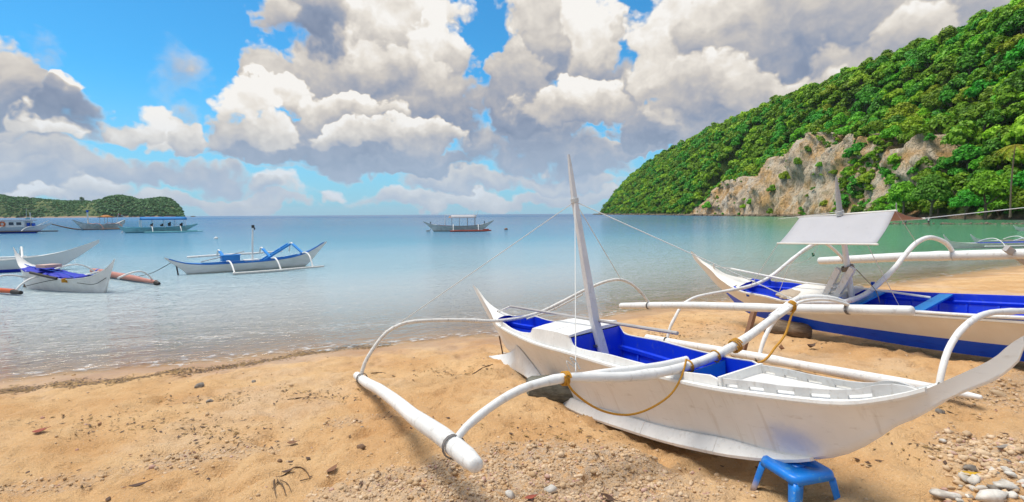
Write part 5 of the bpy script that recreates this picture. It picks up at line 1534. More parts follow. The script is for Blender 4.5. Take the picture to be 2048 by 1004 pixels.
def blue_boat():
    root = empty('outrigger_boat', matrix=boat_frame((-13.9, 21.8), (-10.2, 24.9)))
    tag(root, 'white outrigger boat with light blue arms and short mast, anchored alone', 'boat')
    K = [(-3.25, .72), (-2.95, .45), (-2.6, .15), (-2.35, -.12), (-1.5, -.2), (0, -.22), (1.6, -.2), (2.3, -.08), (2.75, .25), (3.2, .75), (3.55, 1.12)]
    S = [(-3.25, .78), (-2.9, .62), (-2.4, .47), (-1.5, .40), (0, .40), (1.5, .48), (2.3, .62), (2.9, .86), (3.4, 1.14), (3.55, 1.2)]
    W = [(-3.25, .015), (-2.8, .07), (-2.2, .2), (-1.2, .33), (0, .37), (1.2, .34), (2.2, .2), (2.8, .07), (3.55, .015)]
    k_, s_, w_ = simple_hull(root, K, S, W, grey_white_hull(), cockpit=(-1.9, 2.1), deck=BLUE_DECK, inside=LIGHT_BLUE, strake=BLUE_DECK)
    for sx, ta, tb in ((1, -1.05, 2.75), (-1, -2.2, 1.9)):
        z = .06 if sx > 0 else .62
        float_pole('outrigger_float', [(sx * 1.75, ta, z), (sx * 1.75, (ta + tb) / 2, z + .02), (sx * 1.75, tb, z + .05)], [(0, .05), (.5, .055), (1, .04)], root, m=POLE_WORN if sx > 0 else POLE, seed=21 + sx)
    for t in (-1.0, .85, 2.25):
        a = arm_pole('outrigger_arm', [(.25, t, s_(t) + .08), (.9, t, s_(t) + .12), (1.35, t, s_(t) - .02), (1.75, t, .10)], .035, .035, root, seed=int(t * 9) + 50, samples=18)
        b = arm_pole('outrigger_arm', [(-.95, t, s_(t) + .34), (-1.3, t, s_(t) + .50), (-1.55, t, s_(t) + .46), (-1.75, t, .66)], .035, .035, root, seed=int(t * 9) + 55, samples=18)
        mb = MB(); mb.bar((.35, t, s_(t) + .08), (-1.15, t, s_(t) + .45), .11, .07); mb.build('outrigger_beam', LIGHT_BLUE, a, smooth=False)
    mb = MB(); mb.tube([(0, .1, .1), (.02, .14, 1.3), (.0, .18, 1.95)], [.045, .04, .03], 8); mast = mb.build('mast', POLE, root)
    mb = MB(); mb.box((0, .19, 2.00), (.09, .11, .13)); mb.box((.02, .25, 1.90), (.04, .05, .10)); mb.build('lamp', DARK, mast, smooth=False)
    for dx in (-.2, .2):
        mb = MB(); mb.bar((dx, .55, .42), (dx, 1.75, 1.13), .10, .08); mb.build('mast_prop', LIGHT_BLUE, root, smooth=False)
    for u in (.35, .65, .95):
        mb = MB(); mb.bar((-.25, .55 + 1.2 * u, .45 + .70 * u), (.25, .55 + 1.2 * u, .45 + .70 * u), .05, .04); mb.build('mast_prop', LIGHT_BLUE, root, smooth=False)
    mb = MB(); mb.box((0, -.8, .60), (.42, .72, .24)); mb.box((0, -.8, .735), (.48, .8, .03)); mb.build('engine_cover', LIGHT_BLUE, root, smooth=False)
    mb = MB(); mb.box((0, .05, .47), (.5, .6, .05)); mb.build('hatch_board', WHITE, root, smooth=False)
    mb = MB(); mb.tube([(0, -1.95, .5), (-.1, -.2, .86)], .02, 7); mb.build('tiller', GREY_POLE, root)
    mb = MB(); mb.tube([(0, -2.85, .45), (0, -2.78, -.15)], .03, 7); mb.build('rudder_shaft', DARK, root)
    o = line('anchor_line', [root.matrix_world @ Vector((0, -3.0, .55)), at_px(300, 552) + Vector((0, 0, .1)), at_px(240, 558)], .012, BLACKCORD, None, 16)
    tag(o, 'dark anchor line running down to the water from the lone blue armed boat', 'rope')

def grey_white_hull():
    m, T, bs = mat('weathered_white_hull'); co = T.node('ShaderNodeTexCoord').outputs['Object']; s = T.node('ShaderNodeSeparateXYZ'); T.l.new(co, s.inputs[0])
    n = T.noise(T.vec('MULTIPLY', co, (1, .6, 3)), 2.5, 5, .6)
    c = T.mix(T.smooth(n, .35, .7), (.68, .68, .65), (.80, .79, .77))
    c = T.mix(T.smooth(T.math('MULTIPLY_ADD', n, .15, s.outputs[2]), .02, .22, 1, 0), c, (.34, .37, .29))
    T.l.new(c, bs.inputs['Base Color']); bs.inputs['Roughness'].default_value = .5; return m
BLUE_DECK = paint('blue_deck_paint', (.015, .16, .55), .45, dirt=(.3, .35, .4), dirt_amt=.3)

def left_boats():
    # near one, orange floats
    root = empty('outrigger_boat', matrix=boat_frame((-17.25, 18.0), (-13.2, 16.6)))
    tag(root, 'white outrigger boat with blue deck cloth and rust red floats', 'boat', 'boats moored close together at the left')
    K = [(-2.75, 1.35), (-2.5, .9), (-2.2, .35), (-2.05, .02), (-1.6, -.12), (0, -.2), (1.4, -.16), (1.85, -.1), (2.05, .25), (2.3, .75), (2.45, 1.05)]
    S = [(-2.75, 1.42), (-2.5, 1.05), (-2.15, .80), (-1.5, .66), (-.5, .52), (.6, .44), (1.4, .50), (1.9, .68), (2.25, .92), (2.45, 1.12)]
    W = [(-2.75, .015), (-2.4, .09), (-2.0, .22), (-1.2, .40), (0, .44), (1.1, .34), (1.7, .17), (2.1, .05), (2.45, .015)]
    k_, s_, w_ = simple_hull(root, K, S, W, WHITE, cockpit=(-1.6, 1.1), inside=BLUE)
    # crumpled blue cloths over the deck
    rr = random.Random(4)
    for (ta, tb, xa) in ((-1.75, -.9, .1), (-.75, .95, -.12)):
        mb = MB(); rg = []
        for i in range(12):
            t = ta + (tb - ta) * i / 11
            rg.append([(x, t, s_(t) + .02 + .05 * math.sin(5 * x + i) * math.cos(2.2 * i + x * 9) + .04 * (1 - (x / .42) ** 2)) for x in np.linspace(-.40 + xa * .3, .40 + xa * .3, 9)])
        mb.loft(rg, False); o = mb.build('deck_cloth', BLUE_CLOTH, root, angle=70, solid=.01)
    mb = MB(); mb.box((-.05, -.95, .80), (.5, .5, .10)); mb.build('hatch_board', PINK_BOARD, root, smooth=False)
    mb = MB(); mb.tube([(.46, -1.0, .62), (.47, .0, .50), (.46, .35, .47)], .045, 8); mb.build('rolled_net', DARK, root)
    for t, z in ((-2.0, .8),):
        mb = MB(); mb.tube([(0, t, z), (-.02, t - .05, -.1)], .02, 7); mb.build('rudder_shaft', DARK, root)
        mb = MB(); mb.box((0, t - .12, -.0), (.03, .38, .22)); mb.build('rudder_blade', RUST, root, smooth=False)
    # floats either side
    inv = root.matrix_world.inverted()
    def L(px, py, d):
        q = at_px(px, py, 0.0) if d is None else at_depth(px, py, d)
        return inv @ q
    f0, f1 = L(186, 551, None), L(312, 570, None)
    up = Vector((0, 0, .12))
    fl = float_pole('outrigger_float', [f0 + up * 1.6, f0.lerp(f1, .3) + up * 1.3, f0.lerp(f1, .65) + up * 1.1, f1 + up * .7], [(0, .10), (.1, .13), (.6, .12), (1, .06)], root, m=PINKISH, seed=31)
    mb = MB(); mb.tube([f1 + up * .7, f1 + (f1 - f0) * .045 + up * .6], [.09, .05], 8); mb.build('float_cap', DARK, fl)
    g0, g1 = L(-70, 582, None), L(26, 590, None)
    fl2 = float_pole('outrigger_float', [g0 + up, g0.lerp(g1, .5) + up, g1 + up * .9], [(0, .09), (1, .075)], root, m=ORANGE, seed=32)
    mb = MB(); mb.tube([g1 + up * .9, g1 + (g1 - g0) * .16 + up * .8], [.08, .06], 10); mb.build('float_cap', DARK, fl2)
    mb = MB(); lashing(mb, f0.lerp(f1, .12) + up * 1.5, (f1 - f0), .135, 4, .015, .03); mb.build('lashing', BLUE2, fl)
    for k, pts in enumerate(([(70, 553, 17.3), (90, 545, 17.8), (140, 530, 18.9), (166, 531, 19.6), (186, 541, 20.1), (196, 549, 20.3)], [(150, 556, 17.0), (197, 543, 19.8)], [(236, 556, 16.7), (258, 547, 17.3), (282, 543, 18.0), (297, 551, 18.5), (308, 563, 18.75)],
                             [(84, 552, 17.2), (66, 556, 17.0), (45, 567, 16.6), (25, 588, 16.3)], [(56, 556, 17.6), (30, 551, 17.3), (6, 551, 17.0), (-14, 562, 16.6), (-30, 583, 16.4)])):
        P = [L(*q) for q in pts]
        arm_pole('outrigger_arm', P if len(P) > 2 else [P[0], P[0].lerp(P[1], .5), P[1]], .032, .028, root, seed=33 + k, samples=26)
    line('mooring_line', [(.4, -1.6, .1), (.45, .1, .40), (.36, 1.0, .50)], .012, BLACKCORD, root)
    mb = MB(); lashing(mb, (.40, .62, .40), (0, 0, 1), .06, 4, .025, .03); mb.build('rope_coil', ROPE, root)
    line('mooring_line', [(.38, 1.2, .34), (.2, 1.75, .30), (.06, 2.1, .5)], .010, BLACKCORD, root)
    line('bow_line', [(-.02, -2.35, .85), (.1, -1.5, .75), (.2, .2, .62), (.25, .8, .52)], .014, BLUE2, root)
    # white one behind
    root = empty('outrigger_boat', matrix=boat_frame((-24.6, 22.0), (-21.75, 24.0)))
    tag(root, 'plain white outrigger boat with blue bottom and upswept bow at the left edge', 'boat', 'boats moored close together at the left')
    K = [(-3.6, .1), (-2.6, -.16), (0, -.22), (1.2, -.18), (1.9, -.05), (2.25, .22), (2.8, .62), (3.3, 1.02), (3.55, 1.22)]
    S = [(-3.6, .72), (-2.6, .60), (0, .56), (1.2, .66), (2.0, .80), (2.7, 1.02), (3.3, 1.26), (3.55, 1.38)]
    W = [(-3.6, .2), (-2.4, .42), (0, .46), (1.2, .33), (2.0, .16), (2.7, .04), (3.55, .015)]
    simple_hull(root, K, S, W, blue_bottom(), cockpit=(-3.0, 1.3), inside=WHITE)
    float_pole('outrigger_float', [(-1.9, -3.4, .55), (-1.9, 0, .55), (-1.9, .6, .55)], [(0, .06), (1, .055)], root, seed=41)
    arm_pole('outrigger_arm', [(.35, .75, .62), (-.3, .7, .72), (-.9, .6, 1.05), (-1.4, .5, 1.0), (-1.75, .4, .72), (-1.9, .35, .56)], .045, .04, root, seed=42)
    arm_pole('outrigger_arm', [(.35, -1.4, .60), (-.3, -1.4, .70), (-.9, -1.4, .92), (-1.5, -1.4, .86), (-1.9, -1.4, .58)], .045, .04, root, seed=43)
    arm_pole('outrigger_arm', [(.2, -2.4, .62), (.9, -2.5, .72), (1.5, -2.6, .50), (1.9, -2.7, .1)], .045, .04, root, seed=44)
    float_pole('outrigger_float', [(1.95, -3.9, .12), (1.95, -2.6, .12), (1.95, -1.9, .12)], [(0, .14), (.8, .14), (1, .08)], root, m=ORANGE, seed=45)
BLUE_CLOTH = cloth_mat('blue_cloth', (.015, .03, .48), .05)
PINK_BOARD = paint('faded_pink_board', (.62, .42, .36), .6)
def blue_bottom(z0=.14, blue=(.006, .03, .42), white=(.74, .74, .74)):
    m, T, bs = mat('white_hull_with_blue_bottom'); co = T.node('ShaderNodeTexCoord').outputs['Object']; s = T.node('ShaderNodeSeparateXYZ'); T.l.new(co, s.inputs[0])
    n = T.noise(co, 3, 4, .6); c = T.mix(n, tuple(w * .9 for w in white), white)
    T.l.new(T.mix(T.math('LESS_THAN', s.outputs[2], z0), c, blue), bs.inputs['Base Color']); bs.inputs['Roughness'].default_value = .45; return m

def posts(mb_list, root, name, m, r=.03):
    for a, b in mb_list:
        mb = MB(); mb.tube([a, b], r, 6); mb.build(name, m, root)

def far_boats():
    # --- central boat with a white awning
    a, b = at_px(868, 463), at_px(972, 462)
    root = empty('passenger_boat', matrix=boat_frame(a.xy, b.xy)); tag(root, 'grey outrigger passenger boat with a white awning roof, alone in the middle of the bay', 'boat')
    K = [(-5.4, 1.42), (-4.8, .95), (-4.2, .40), (-3.75, -.1), (-2.5, -.25), (0, -.3), (2.6, -.22), (3.4, .2), (4.1, .75), (5.0, 1.5)]
    S = [(-5.4, 1.52), (-4.6, 1.22), (-3.8, 1.02), (-2.5, .86), (0, .76), (2, .82), (3.2, .98), (4.2, 1.3), (5.0, 1.62)]
    W = [(-5.4, .03), (-4.4, .15), (-3.4, .48), (-2, .75), (0, .82), (2, .7), (3.2, .4), (4.2, .14), (5.0, .03)]
    simple_hull(root, K, S, W, two_tone((.64, .64, .59), (.22, .20, .15), .10), cockpit=(-3.3, 2.9), inside=RED, strake=GREYHULL)
    mb = MB(); rg = [[(-.95, t, 1.98), (-.5, t, 2.28), (0, t, 2.40), (.5, t, 2.28), (.95, t, 1.98)] for t in np.linspace(-1.3, 2.35, 8)]; mb.loft(rg, False); mb.build('awning_sheet', TARP, root, angle=60, solid=.04)
    mb = MB(); mb.add([(-.95, -1.72, 2.02), (0, -1.45, 2.36), (.95, -1.72, 2.02), (.95, -1.32, 1.98), (-.95, -1.32, 1.98)], [(0, 1, 2, 3, 4)]); mb.build('awning_flap', BROWN_TARP, root, smooth=False, solid=.03)
    for sx in (-.85, .85):
        posts([((sx, t, .8), (sx, t, 2.0)) for t in (-1.2, -.1, 1.1, 2.2)], root, 'awning_post', GREY_POLE, .035)
    posts([((-.4, -2.2, .9), (-.4, -2.2, 2.45)), ((.4, -2.2, .9), (.4, -2.2, 2.1)), ((-.4, -2.2, 2.4), (-.1, -1.4, 2.4))], root, 'frame_post', POLE, .04)
    posts([((0, 2.4, 2.2), (.0, 2.75, 3.2)), ((.2, 1.9, 2.2), (.2, 2.25, 3.0))], root, 'antenna', POLE, .03)
    float_pole('outrigger_float', [(2.6, -1.4, .12), (2.6, 1.5, .10), (2.6, 4.4, .16)], [(0, .12), (.6, .14), (1, .09)], root, m=RED, seed=61)
    float_pole('outrigger_float', [(-2.6, -1.4, .12), (-2.6, 1.5, .12), (-2.6, 4.4, .16)], [(0, .12), (.6, .14), (1, .09)], root, m=RED, seed=62)
    for t in (-1.0, 2.6):
        for sx in (-1, 1): arm_pole('outrigger_arm', [(0, t, .95), (sx * 1.2, t, 1.0), (sx * 2.1, t, .75), (sx * 2.6, t, .15)], .05, .05, root, m=POLE, seed=63, samples=16)
    posts([((0, -4.3, 1.1), (0, -4.3, 1.45)), ((0, 3.6, 1.1), (0, 3.6, 1.5))], root, 'bollard', DARK, .06)
    mb = MB(); mb.tube([(0, -4.3, .4), (0, -4.6, -.2)], .06, 6); mb.box((0, -4.7, .0), (.06, .5, .4)); mb.build('rudder', GREYHULL, root, smooth=False)
    # --- turquoise boat, blue roof
    a, b = at_px(262, 466), at_px(372, 463.5)
    root = empty('passenger_boat', matrix=boat_frame(a.xy, b.xy)); tag(root, 'turquoise outrigger passenger boat with a long blue roof, nearest below the headland', 'boat')
    K = [(-5.0, .9), (-4.5, .4), (-4.0, -.1), (-2, -.25), (0, -.3), (2.8, -.22), (3.6, .2), (4.4, .7), (5.2, 1.15)]
    S = [(-5.0, 1.0), (-4.2, .86), (-3, .80), (0, .74), (2.5, .86), (4, 1.05), (5.2, 1.28)]
    W = [(-5.0, .05), (-4.2, .3), (-3, .65), (0, .85), (2.4, .7), (3.8, .35), (5.2, .03)]
    simple_hull(root, K, S, W, two_tone((.36, .70, .72), (.03, .20, .30), .10), cockpit=(-3.6, 3.0), inside=TURQ, strake=TURQ)
    mb = MB(); rg = [[(-1.05, t, 1.95), (-.55, t, 2.25), (0, t, 2.36), (.55, t, 2.25), (1.05, t, 1.95)] for t in np.linspace(-2.3, 3.6, 9)]; mb.loft(rg, False); mb.build('roof_sheet', BLUE_TARP, root, angle=60, solid=.06)
    for sx in (-.95, .95): posts([((sx, t, .75), (sx, t, 1.98)) for t in (-2.2, -.8, .7, 2.1, 3.4)], root, 'roof_post', POLE, .035)
    for t, h in ((-.9, .35), (.35, .25), (1.35, .5), (2.9, .35)):
        mb = MB(); mb.box((0, t, .95 + h / 2), (.5, .35, h)); mb.box((.1, t + .1, 1.0 + h), (.22, .2, .2)); mb.build('cargo', DARK, root, smooth=False)
    mb = MB(); mb.tube([(.0, -2.4, .9), (0, -2.4, 1.9)], .08, 7); mb.build('frame_post', POLE, root)
    for sx in (-1, 1):
        float_pole('outrigger_float', [(sx * 2.7, -2.0, .10), (sx * 2.7, 1.5, .1), (sx * 2.7, 5.4, .12)], [(0, .09), (.6, .1), (1, .06)], root, m=TURQ, seed=64)
        for t in (-1.0, 2.6): arm_pole('outrigger_arm', [(0, t, .9), (sx * 1.3, t, .95), (sx * 2.2, t, .6), (sx * 2.7, t, .1)], .05, .05, root, seed=65, samples=16)
    posts([((0, -4.0, .9), (-.1, -4.6, .2)), ((0, -4.4, .3), (0, -4.9, -.2))], root, 'rudder_gear', POLE, .05)
    # --- white boat with small orange awning
    a, b = at_px(166, 460), at_px(236, 458)
    root = empty('fishing_boat', matrix=boat_frame(a.xy, b.xy)); tag(root, 'pale fishing boat with a small orange awning and long brown float', 'boat')
    K = [(-4.9, 1.9), (-4.2, 1.2), (-3.4, .3), (-2.9, -.1), (0, -.3), (2.6, -.2), (3.6, .3), (4.6, 1.2)]
    S = [(-4.9, 2.0), (-4.0, 1.6), (-2.8, 1.2), (0, .95), (2.4, 1.05), (3.8, 1.5), (4.6, 1.9)]
    W = [(-4.9, .04), (-3.8, .3), (-2.4, .7), (0, .85), (2.4, .6), (3.8, .2), (4.6, .04)]
    simple_hull(root, K, S, W, two_tone((.74, .73, .69), (.25, .12, .10), .12), cockpit=(-2.4, 2.5), inside=GREYHULL, strake=GREYHULL)
    mb = MB(); rg = [[(-1.0, t, 2.3), (0, t, 2.75 if .3 < t < 1.5 else 2.5), (1.0, t, 2.3)] for t in (0, .6, 1.0, 1.4, 2.0)]; mb.loft(rg, False); mb.build('awning_sheet', ORANGE_TARP, root, angle=60, solid=.04)
    posts([((sx, t, .9), (sx * .9, t, 2.35)) for sx in (-.7, .7) for t in (.3, 1.7)], root, 'awning_post', GREY_POLE, .035)
    posts([((0, -2.2, 1.0), (0, -2.2, 3.3))], root, 'mast', POLE, .13)
    mb = MB(); mb.box((0, -2.2, 3.5), (.25, .25, .4)); mb.build('mast_top', BLUE2, root, smooth=False)
    posts([((0, 3.0, 1.4), (0, 3.4, 3.1)), ((0, 3.4, 3.0), (0, 4.9, 2.2))], root, 'stern_pole', POLE, .05)
    mb = MB(); mb.add([(0, 3.4, 3.1), (0, 3.1, 2.75), (.05, 3.7, 2.7), (.02, 3.9, 3.0)], [(0, 1, 2, 3)]); mb.build('flag', RED, root, smooth=False, solid=.02)
    float_pole('outrigger_float', [(-2.9, -6.6, 1.25), (-2.9, -4.4, .55), (-2.9, -2.5, .15), (-2.9, 1.0, .1)], [(0, .08), (.5, .12), (1, .08)], root, m=BROWN_WOOD, seed=66)
    float_pole('outrigger_float', [(2.9, -2.0, .1), (2.9, 1.0, .1), (2.9, 4.4, .12)], [(0, .1), (.5, .12), (1, .08)], root, m=BROWN_WOOD, seed=67)
    for t in (-1.4, 2.2):
        for sx in (-1, 1): arm_pole('outrigger_arm', [(0, t, 1.1), (sx * 1.4, t, 1.2), (sx * 2.3, t, .8), (sx * 2.9, t, .14)], .05, .05, root, m=PINKISH, seed=68, samples=16)
    # --- white cabin boat cut by the left edge
    a, b = at_px(-66, 467.5), at_px(70, 466)
    root = empty('ferry_boat', matrix=boat_frame(a.xy, b.xy)); tag(root, 'white cabin boat with blue bottom and orange life ring at the left edge', 'boat')
    K = [(-5.5, -.2), (0, -.3), (4.0, -.2), (5.0, .2), (6.0, .9), (6.9, 1.4)]
    S = [(-5.5, 1.0), (0, .9), (3.6, .95), (5.0, 1.1), (6.9, 1.6)]
    W = [(-5.5, .9), (0, 1.05), (3.0, .8), (4.6, .4), (6.0, .12), (6.9, .04)]
    simple_hull(root, K, S, W, blue_bottom(.42), cockpit=(4.0, 5.0), inside=WHITE)
    mb = MB(); mb.box((0, -.9, 1.4), (1.8, 9.2, .95)); mb.build('cabin', WHITE, root, smooth=False)
    mb = MB(); mb.box((0, -.7, 2.0), (2.1, 9.8, .14)); mb.build('roof', TARP, root, smooth=False)
    for t in (-4.2, -3.0, -1.8, -.4, 2.0, 3.0):
        mb = MB(); mb.box((.91, t, 1.48), (.03, .62, .42)); mb.build('window', DARK_GLASS, root, smooth=False)
    mb = MB(); P = [(.97, .85 + .33 * math.cos(a_), 1.42 + .33 * math.sin(a_)) for a_ in np.linspace(0, 6.2832, 18)]; mb.tube(P, .10, 7, cap=False); mb.build('life_ring', ORANGE_RING, root)
    for t, z, dx in ((3.9, 1.3, .3), (4.25, 1.25, -.1), (4.5, 1.2, .2)):
        mb = MB(); mb.box((dx, t, z), (.35, .3, .6)); mb.build('cargo', (BLUE2, DARK, DARK)[int(t * 4) % 3], root, smooth=False)
    float_pole('outrigger_float', [(3.0, -2, .35), (3.0, 4.0, .30), (3.0, 9.4, .36)], [(0, .11), (1, .09)], root, m=DARK, seed=69)
    for t in (1, 4.6): arm_pole('outrigger_arm', [(0, t, 1.0), (1.4, t, 1.0), (2.4, t, .7), (3.0, t, .34)], .05, .05, root, seed=70, samples=14)
    posts([((.0, 4.8, 1.1), (.2, 6.6, 1.9)), ((0, 4.0, 2.0), (0, 4.0, 3.2))], root, 'pole', POLE, .05)
    # --- little sailing boat against the headland
    c = at_px(56, 434.9); c = c * (560 / c.y); root = empty('sailing_boat', (c.x, c.y, 0)); tag(root, 'tiny light blue boat with a thin bare mast below the far headland', 'boat')
    mb = MB(); mb.loft([[(t, -w, .9), (t, -w * .6, 0), (t, 0, -.2), (t, w * .6, 0), (t, w, .9)] for t, w in ((-3.6, .1), (-2, .8), (0, 1.0), (2, .8), (3.8, .1))], False); mb.build('hull', TURQ, root)
    mb = MB(); mb.box((.6, 0, 1.5), (3.2, 1.4, .9)); mb.build('cabin', TURQ, root, smooth=False)
    mb = MB(); mb.tube([(-1.8, 0, .5), (-1.2, 0, 12.0)], .13, 6); mb.build('mast', POLE, root)
    for (px, py), nm in (((432, 477.5), 'white buoy floating beyond the lone blue armed boat'), ((1012, 459.5), 'dark topped buoy right of the grey passenger boat'), ((312, 563.5), 'dark buoy by the anchor line of the lone blue armed boat')):
        c = at_px(px, py); r_ = c.y * 3.6 / 1020
        mb = MB(); mb.loft([[(rr_ * math.cos(q), rr_ * math.sin(q), z) for q in np.linspace(0, 6.2832, 12, endpoint=False)] for rr_, z in ((r_ * .6, -.5 * r_), (r_, 0), (r_ * 1.02, .3 * r_), (r_ * .75, .8 * r_), (r_ * .25, 1.05 * r_))], True, True)
        o = mb.build('buoy', WHITE if 'white' in nm else (BUOY_DARK), None, angle=60); o.location = c; tag(o, nm, 'buoy')
BUOY_DARK = paint('dark_buoy_plastic', (.20, .12, .09), .5)
ORANGE_RING = paint('orange_ring_paint', (.72, .16, .04), .5)
DARK_GLASS = paint('dark_window_glass', (.04, .06, .09), .15, dirt_amt=.1)
def two_tone(top, low, z0):
    m, T, bs = mat('two_tone_hull'); co = T.node('ShaderNodeTexCoord').outputs['Object']; s = T.node('ShaderNodeSeparateXYZ'); T.l.new(co, s.inputs[0])
    n = T.noise(T.vec('MULTIPLY', co, (1, 1, 2)), 1.6, 5, .65); c = T.mix(T.smooth(n, .35, .68), tuple(x * .7 for x in top), top)
    T.l.new(T.mix(T.smooth(s.outputs[2], z0 - .02, z0 + .05), low, c), bs.inputs['Base Color']); bs.inputs['Roughness'].default_value = .5; return m
blue_boat(); left_boats(); far_boats()

def beached_right():
    """Slim white boats lying in the shallows beyond the second boat."""
    for k, (pa, pb, tip, lab) in enumerate((((1905, 497), (2120, 492), 1.1, 'low white outrigger boat just behind the raised white float'), ((1958, 491), (2160, 487), .9, 'slim white boat with pinkish inside and curled bow near the right edge'), ((2035, 462), (2240, 458), .8, 'white boat bow poking in at the right edge over green water'))):
        a, b = at_px(*pa), at_px(*pb); root = empty('outrigger_boat', matrix=boat_frame(a.xy, b.xy)); tag(root, lab, 'boat', 'boats lying in the cove beyond the awning boat')
        L = (b - a).length / 2
        K = [(-L - .8, .55 * tip + .25), (-L - .4, .25), (-L, .0), (-L * .6, -.15), (0, -.2), (L, -.1)]
        S = [(-L - .8, .62 * tip + .28), (-L - .3, .50), (-L * .7, .34), (0, .32), (L, .36)]
        W = [(-L - .8, .02), (-L, .12), (-L * .5, .32), (0, .38), (L, .3)]
        k_, s_, w_ = simple_hull(root, K, S, W, WHITE, cockpit=(-L * .6, L * .9), inside=(BLUE, PINK_BOARD, WHITE)[k])
        if k < 2:
            float_pole('outrigger_float', [(1.3, -L * .8, .2), (1.3, 0, .2), (1.3, L, .2)], [(0, .04), (1, .05)], root, seed=80 + k)
            for t in (-L * .45, L * .2): arm_pole('outrigger_arm', [(-.3, t, .42), (.2, t, .62), (.7, t, .66), (1.1, t, .45), (1.3, t, .22)], .03, .03, root, seed=82, samples=16)
beached_right()

# people walking on the reef flat beyond the awning
def person(x, y, z, h, rz, shirt, label, stride=.16):
    root = empty('person', (x, y, z)); root.rotation_euler = (0, 0, rz); root.scale = (h / 1.7,) * 3; tag(root, label, 'person')
    def skin(name, verts, edges, radii, m):
        me = bpy.data.meshes.new(name); me.from_pydata(verts, edges, []); me.materials.append(m)
        o = bpy.data.objects.new(name, me); COL.objects.link(o); o.parent = root
        md = o.modifiers.new('skin', 'SKIN'); 
        for v, r in zip(me.skin_vertices[0].data, radii): v.radius = r if isinstance(r, tuple) else (r, r)
        me.skin_vertices[0].data[0].use_root = True
        o.modifiers.new('sub', 'SUBSURF').levels = 1; o.modifiers['sub'].render_levels = 2
        return o
    S = stride
    skin('body', [(0, 0, .92), (0, 0, 1.15), (0, 0, 1.38), (0, .01, 1.50), (0, .02, 1.58), (0, .03, 1.68),
                  (-.09, 0, .88), (-.10, S * .7, .50), (-.10, S * .6, .07), (-.10, S * .6 + .14, .03), (.09, 0, .88), (.10, -S * .4, .49), (.10, -S * 1.4, .09), (.10, -S * 1.4 + .12, .03),
                  (-.17, 0, 1.40), (-.23, -.06, 1.13), (-.22, .02, .90), (-.22, .05, .82), (.17, 0, 1.40), (.23, .05, 1.13), (.22, .14, .92), (.22, .18, .85)],
         [(0, 1), (1, 2), (2, 3), (3, 4), (4, 5), (0, 6), (6, 7), (7, 8), (8, 9), (0, 10), (10, 11), (11, 12), (12, 13), (2, 14), (14, 15), (15, 16), (16, 17), (2, 18), (18, 19), (19, 20), (20, 21)],
         [.13, (.14, .10), (.15, .10), .055, .09, .085, .085, .06, .042, .035, .085, .06, .042, .035, .055, .042, .032, .03, .055, .042, .032, .03], SKIN)
    skin('shirt', [(0, 0, .80), (0, 0, 1.12), (0, 0, 1.40), (-.18, 0, 1.41), (-.22, -.04, 1.2), (.18, 0, 1.41), (.22, .03, 1.2)], [(0, 1), (1, 2), (2, 3), (3, 4), (2, 5), (5, 6)], [(.20, .15), (.165, .125), (.16, .115), .07, .06, .07, .06], shirt)
    skin('shorts', [(0, 0, .90), (-.09, .01, .82), (-.10, S * .5, .58), (.09, 0, .82), (.10, -S * .3, .58)], [(0, 1), (1, 2), (0, 3), (3, 4)], [(.16, .13), .10, .085, .10, .085], DARK_CLOTH)
    skin('hair', [(0, .0, 1.70), (0, .02, 1.76)], [(0, 1)], [.092, .07], DARK)
SKIN = paint('brown_skin', (.23, .115, .07), .6, dirt_amt=0)
DARK_CLOTH = cloth_mat('dark_cloth', (.06, .06, .08), 0); SHIRT = cloth_mat('white_shirt_cloth', (.72, .72, .72), 0); SHIRT2 = cloth_mat('grey_shirt_cloth', (.30, .30, .32), 0)
p = at_px(1857, 451.5); person(p.x, p.y, -.02, 1.68, 1.2, SHIRT, 'person in a loose white shirt walking on the low reef in the cove')
p = at_px(1811, 450.5); person(p.x, p.y, -.02, 1.3, -1.4, SHIRT2, 'smaller person in grey on the low reef, half hidden by the awning')

# a line tied ashore and the brown prop, weathered pole
g = ground_at(1478, 712); prop('wooden_prop', (g.x, g.y, g.z - .15), (g.x + .27, g.y + .10, g.z + .72), .075, BROWN_WOOD, 'brown wooden prop stuck in the sand under the right arm of the near boat')
g = ground_at(2085, 560)
mb = MB(); mb.bar((8.06, 8.30, 1.90), (9.2, 8.6, 1.30), .10, .07, up=(0, 1, .2)); mb.bar((9.2, 8.6, 1.30), (9.55, 8.7, float(ground_z(9.55, 8.7)) - .1), .09, .07, up=(0, 1, .2)); o = mb.build('grey_prop_pole', GREY_WOOD if 'GREY_WOOD' in globals() else GREY_POLE, None, smooth=False); tag(o, 'weathered grey pole leaning under the raised white float at the right edge', 'prop')

# ------------------------------------------------------------------ stones, gravel, wrack and litter on the sand
def stone_mat(name, a, b):
    m, T, bs = mat(name); co = T.node('ShaderNodeNewGeometry').outputs['Position']
    n = T.noise(co, 30, 4, .6); n2 = T.noise(co, 7, 2, .5)
    T.l.new(T.mix(T.smooth(T.math('MULTIPLY_ADD', n2, .6, T.math('MULTIPLY', n, .4)), .35, .65), a, b), bs.inputs['Base Color']); bs.inputs['Roughness'].default_value = .85
    bump(T, bs, T.noise(co, 160, 3, .6), .5, .004); return m
CORAL_W = stone_mat('white_coral_stone', (.42, .38, .33), (.72, .68, .62)); CORAL_T = stone_mat('tan_coral_stone', (.46, .32, .19), (.70, .53, .36))
CORAL_T2 = stone_mat('sand_coloured_stone', (.42, .27, .14), (.64, .45, .27))
STONE_G = stone_mat('grey_stone', (.14, .12, .10), (.34, .30, .26)); STONE_P = stone_mat('pinkish_stone', (.42, .23, .17), (.60, .42, .34)); STONE_B = stone_mat('brown_stone', (.16, .09, .05), (.32, .20, .11))

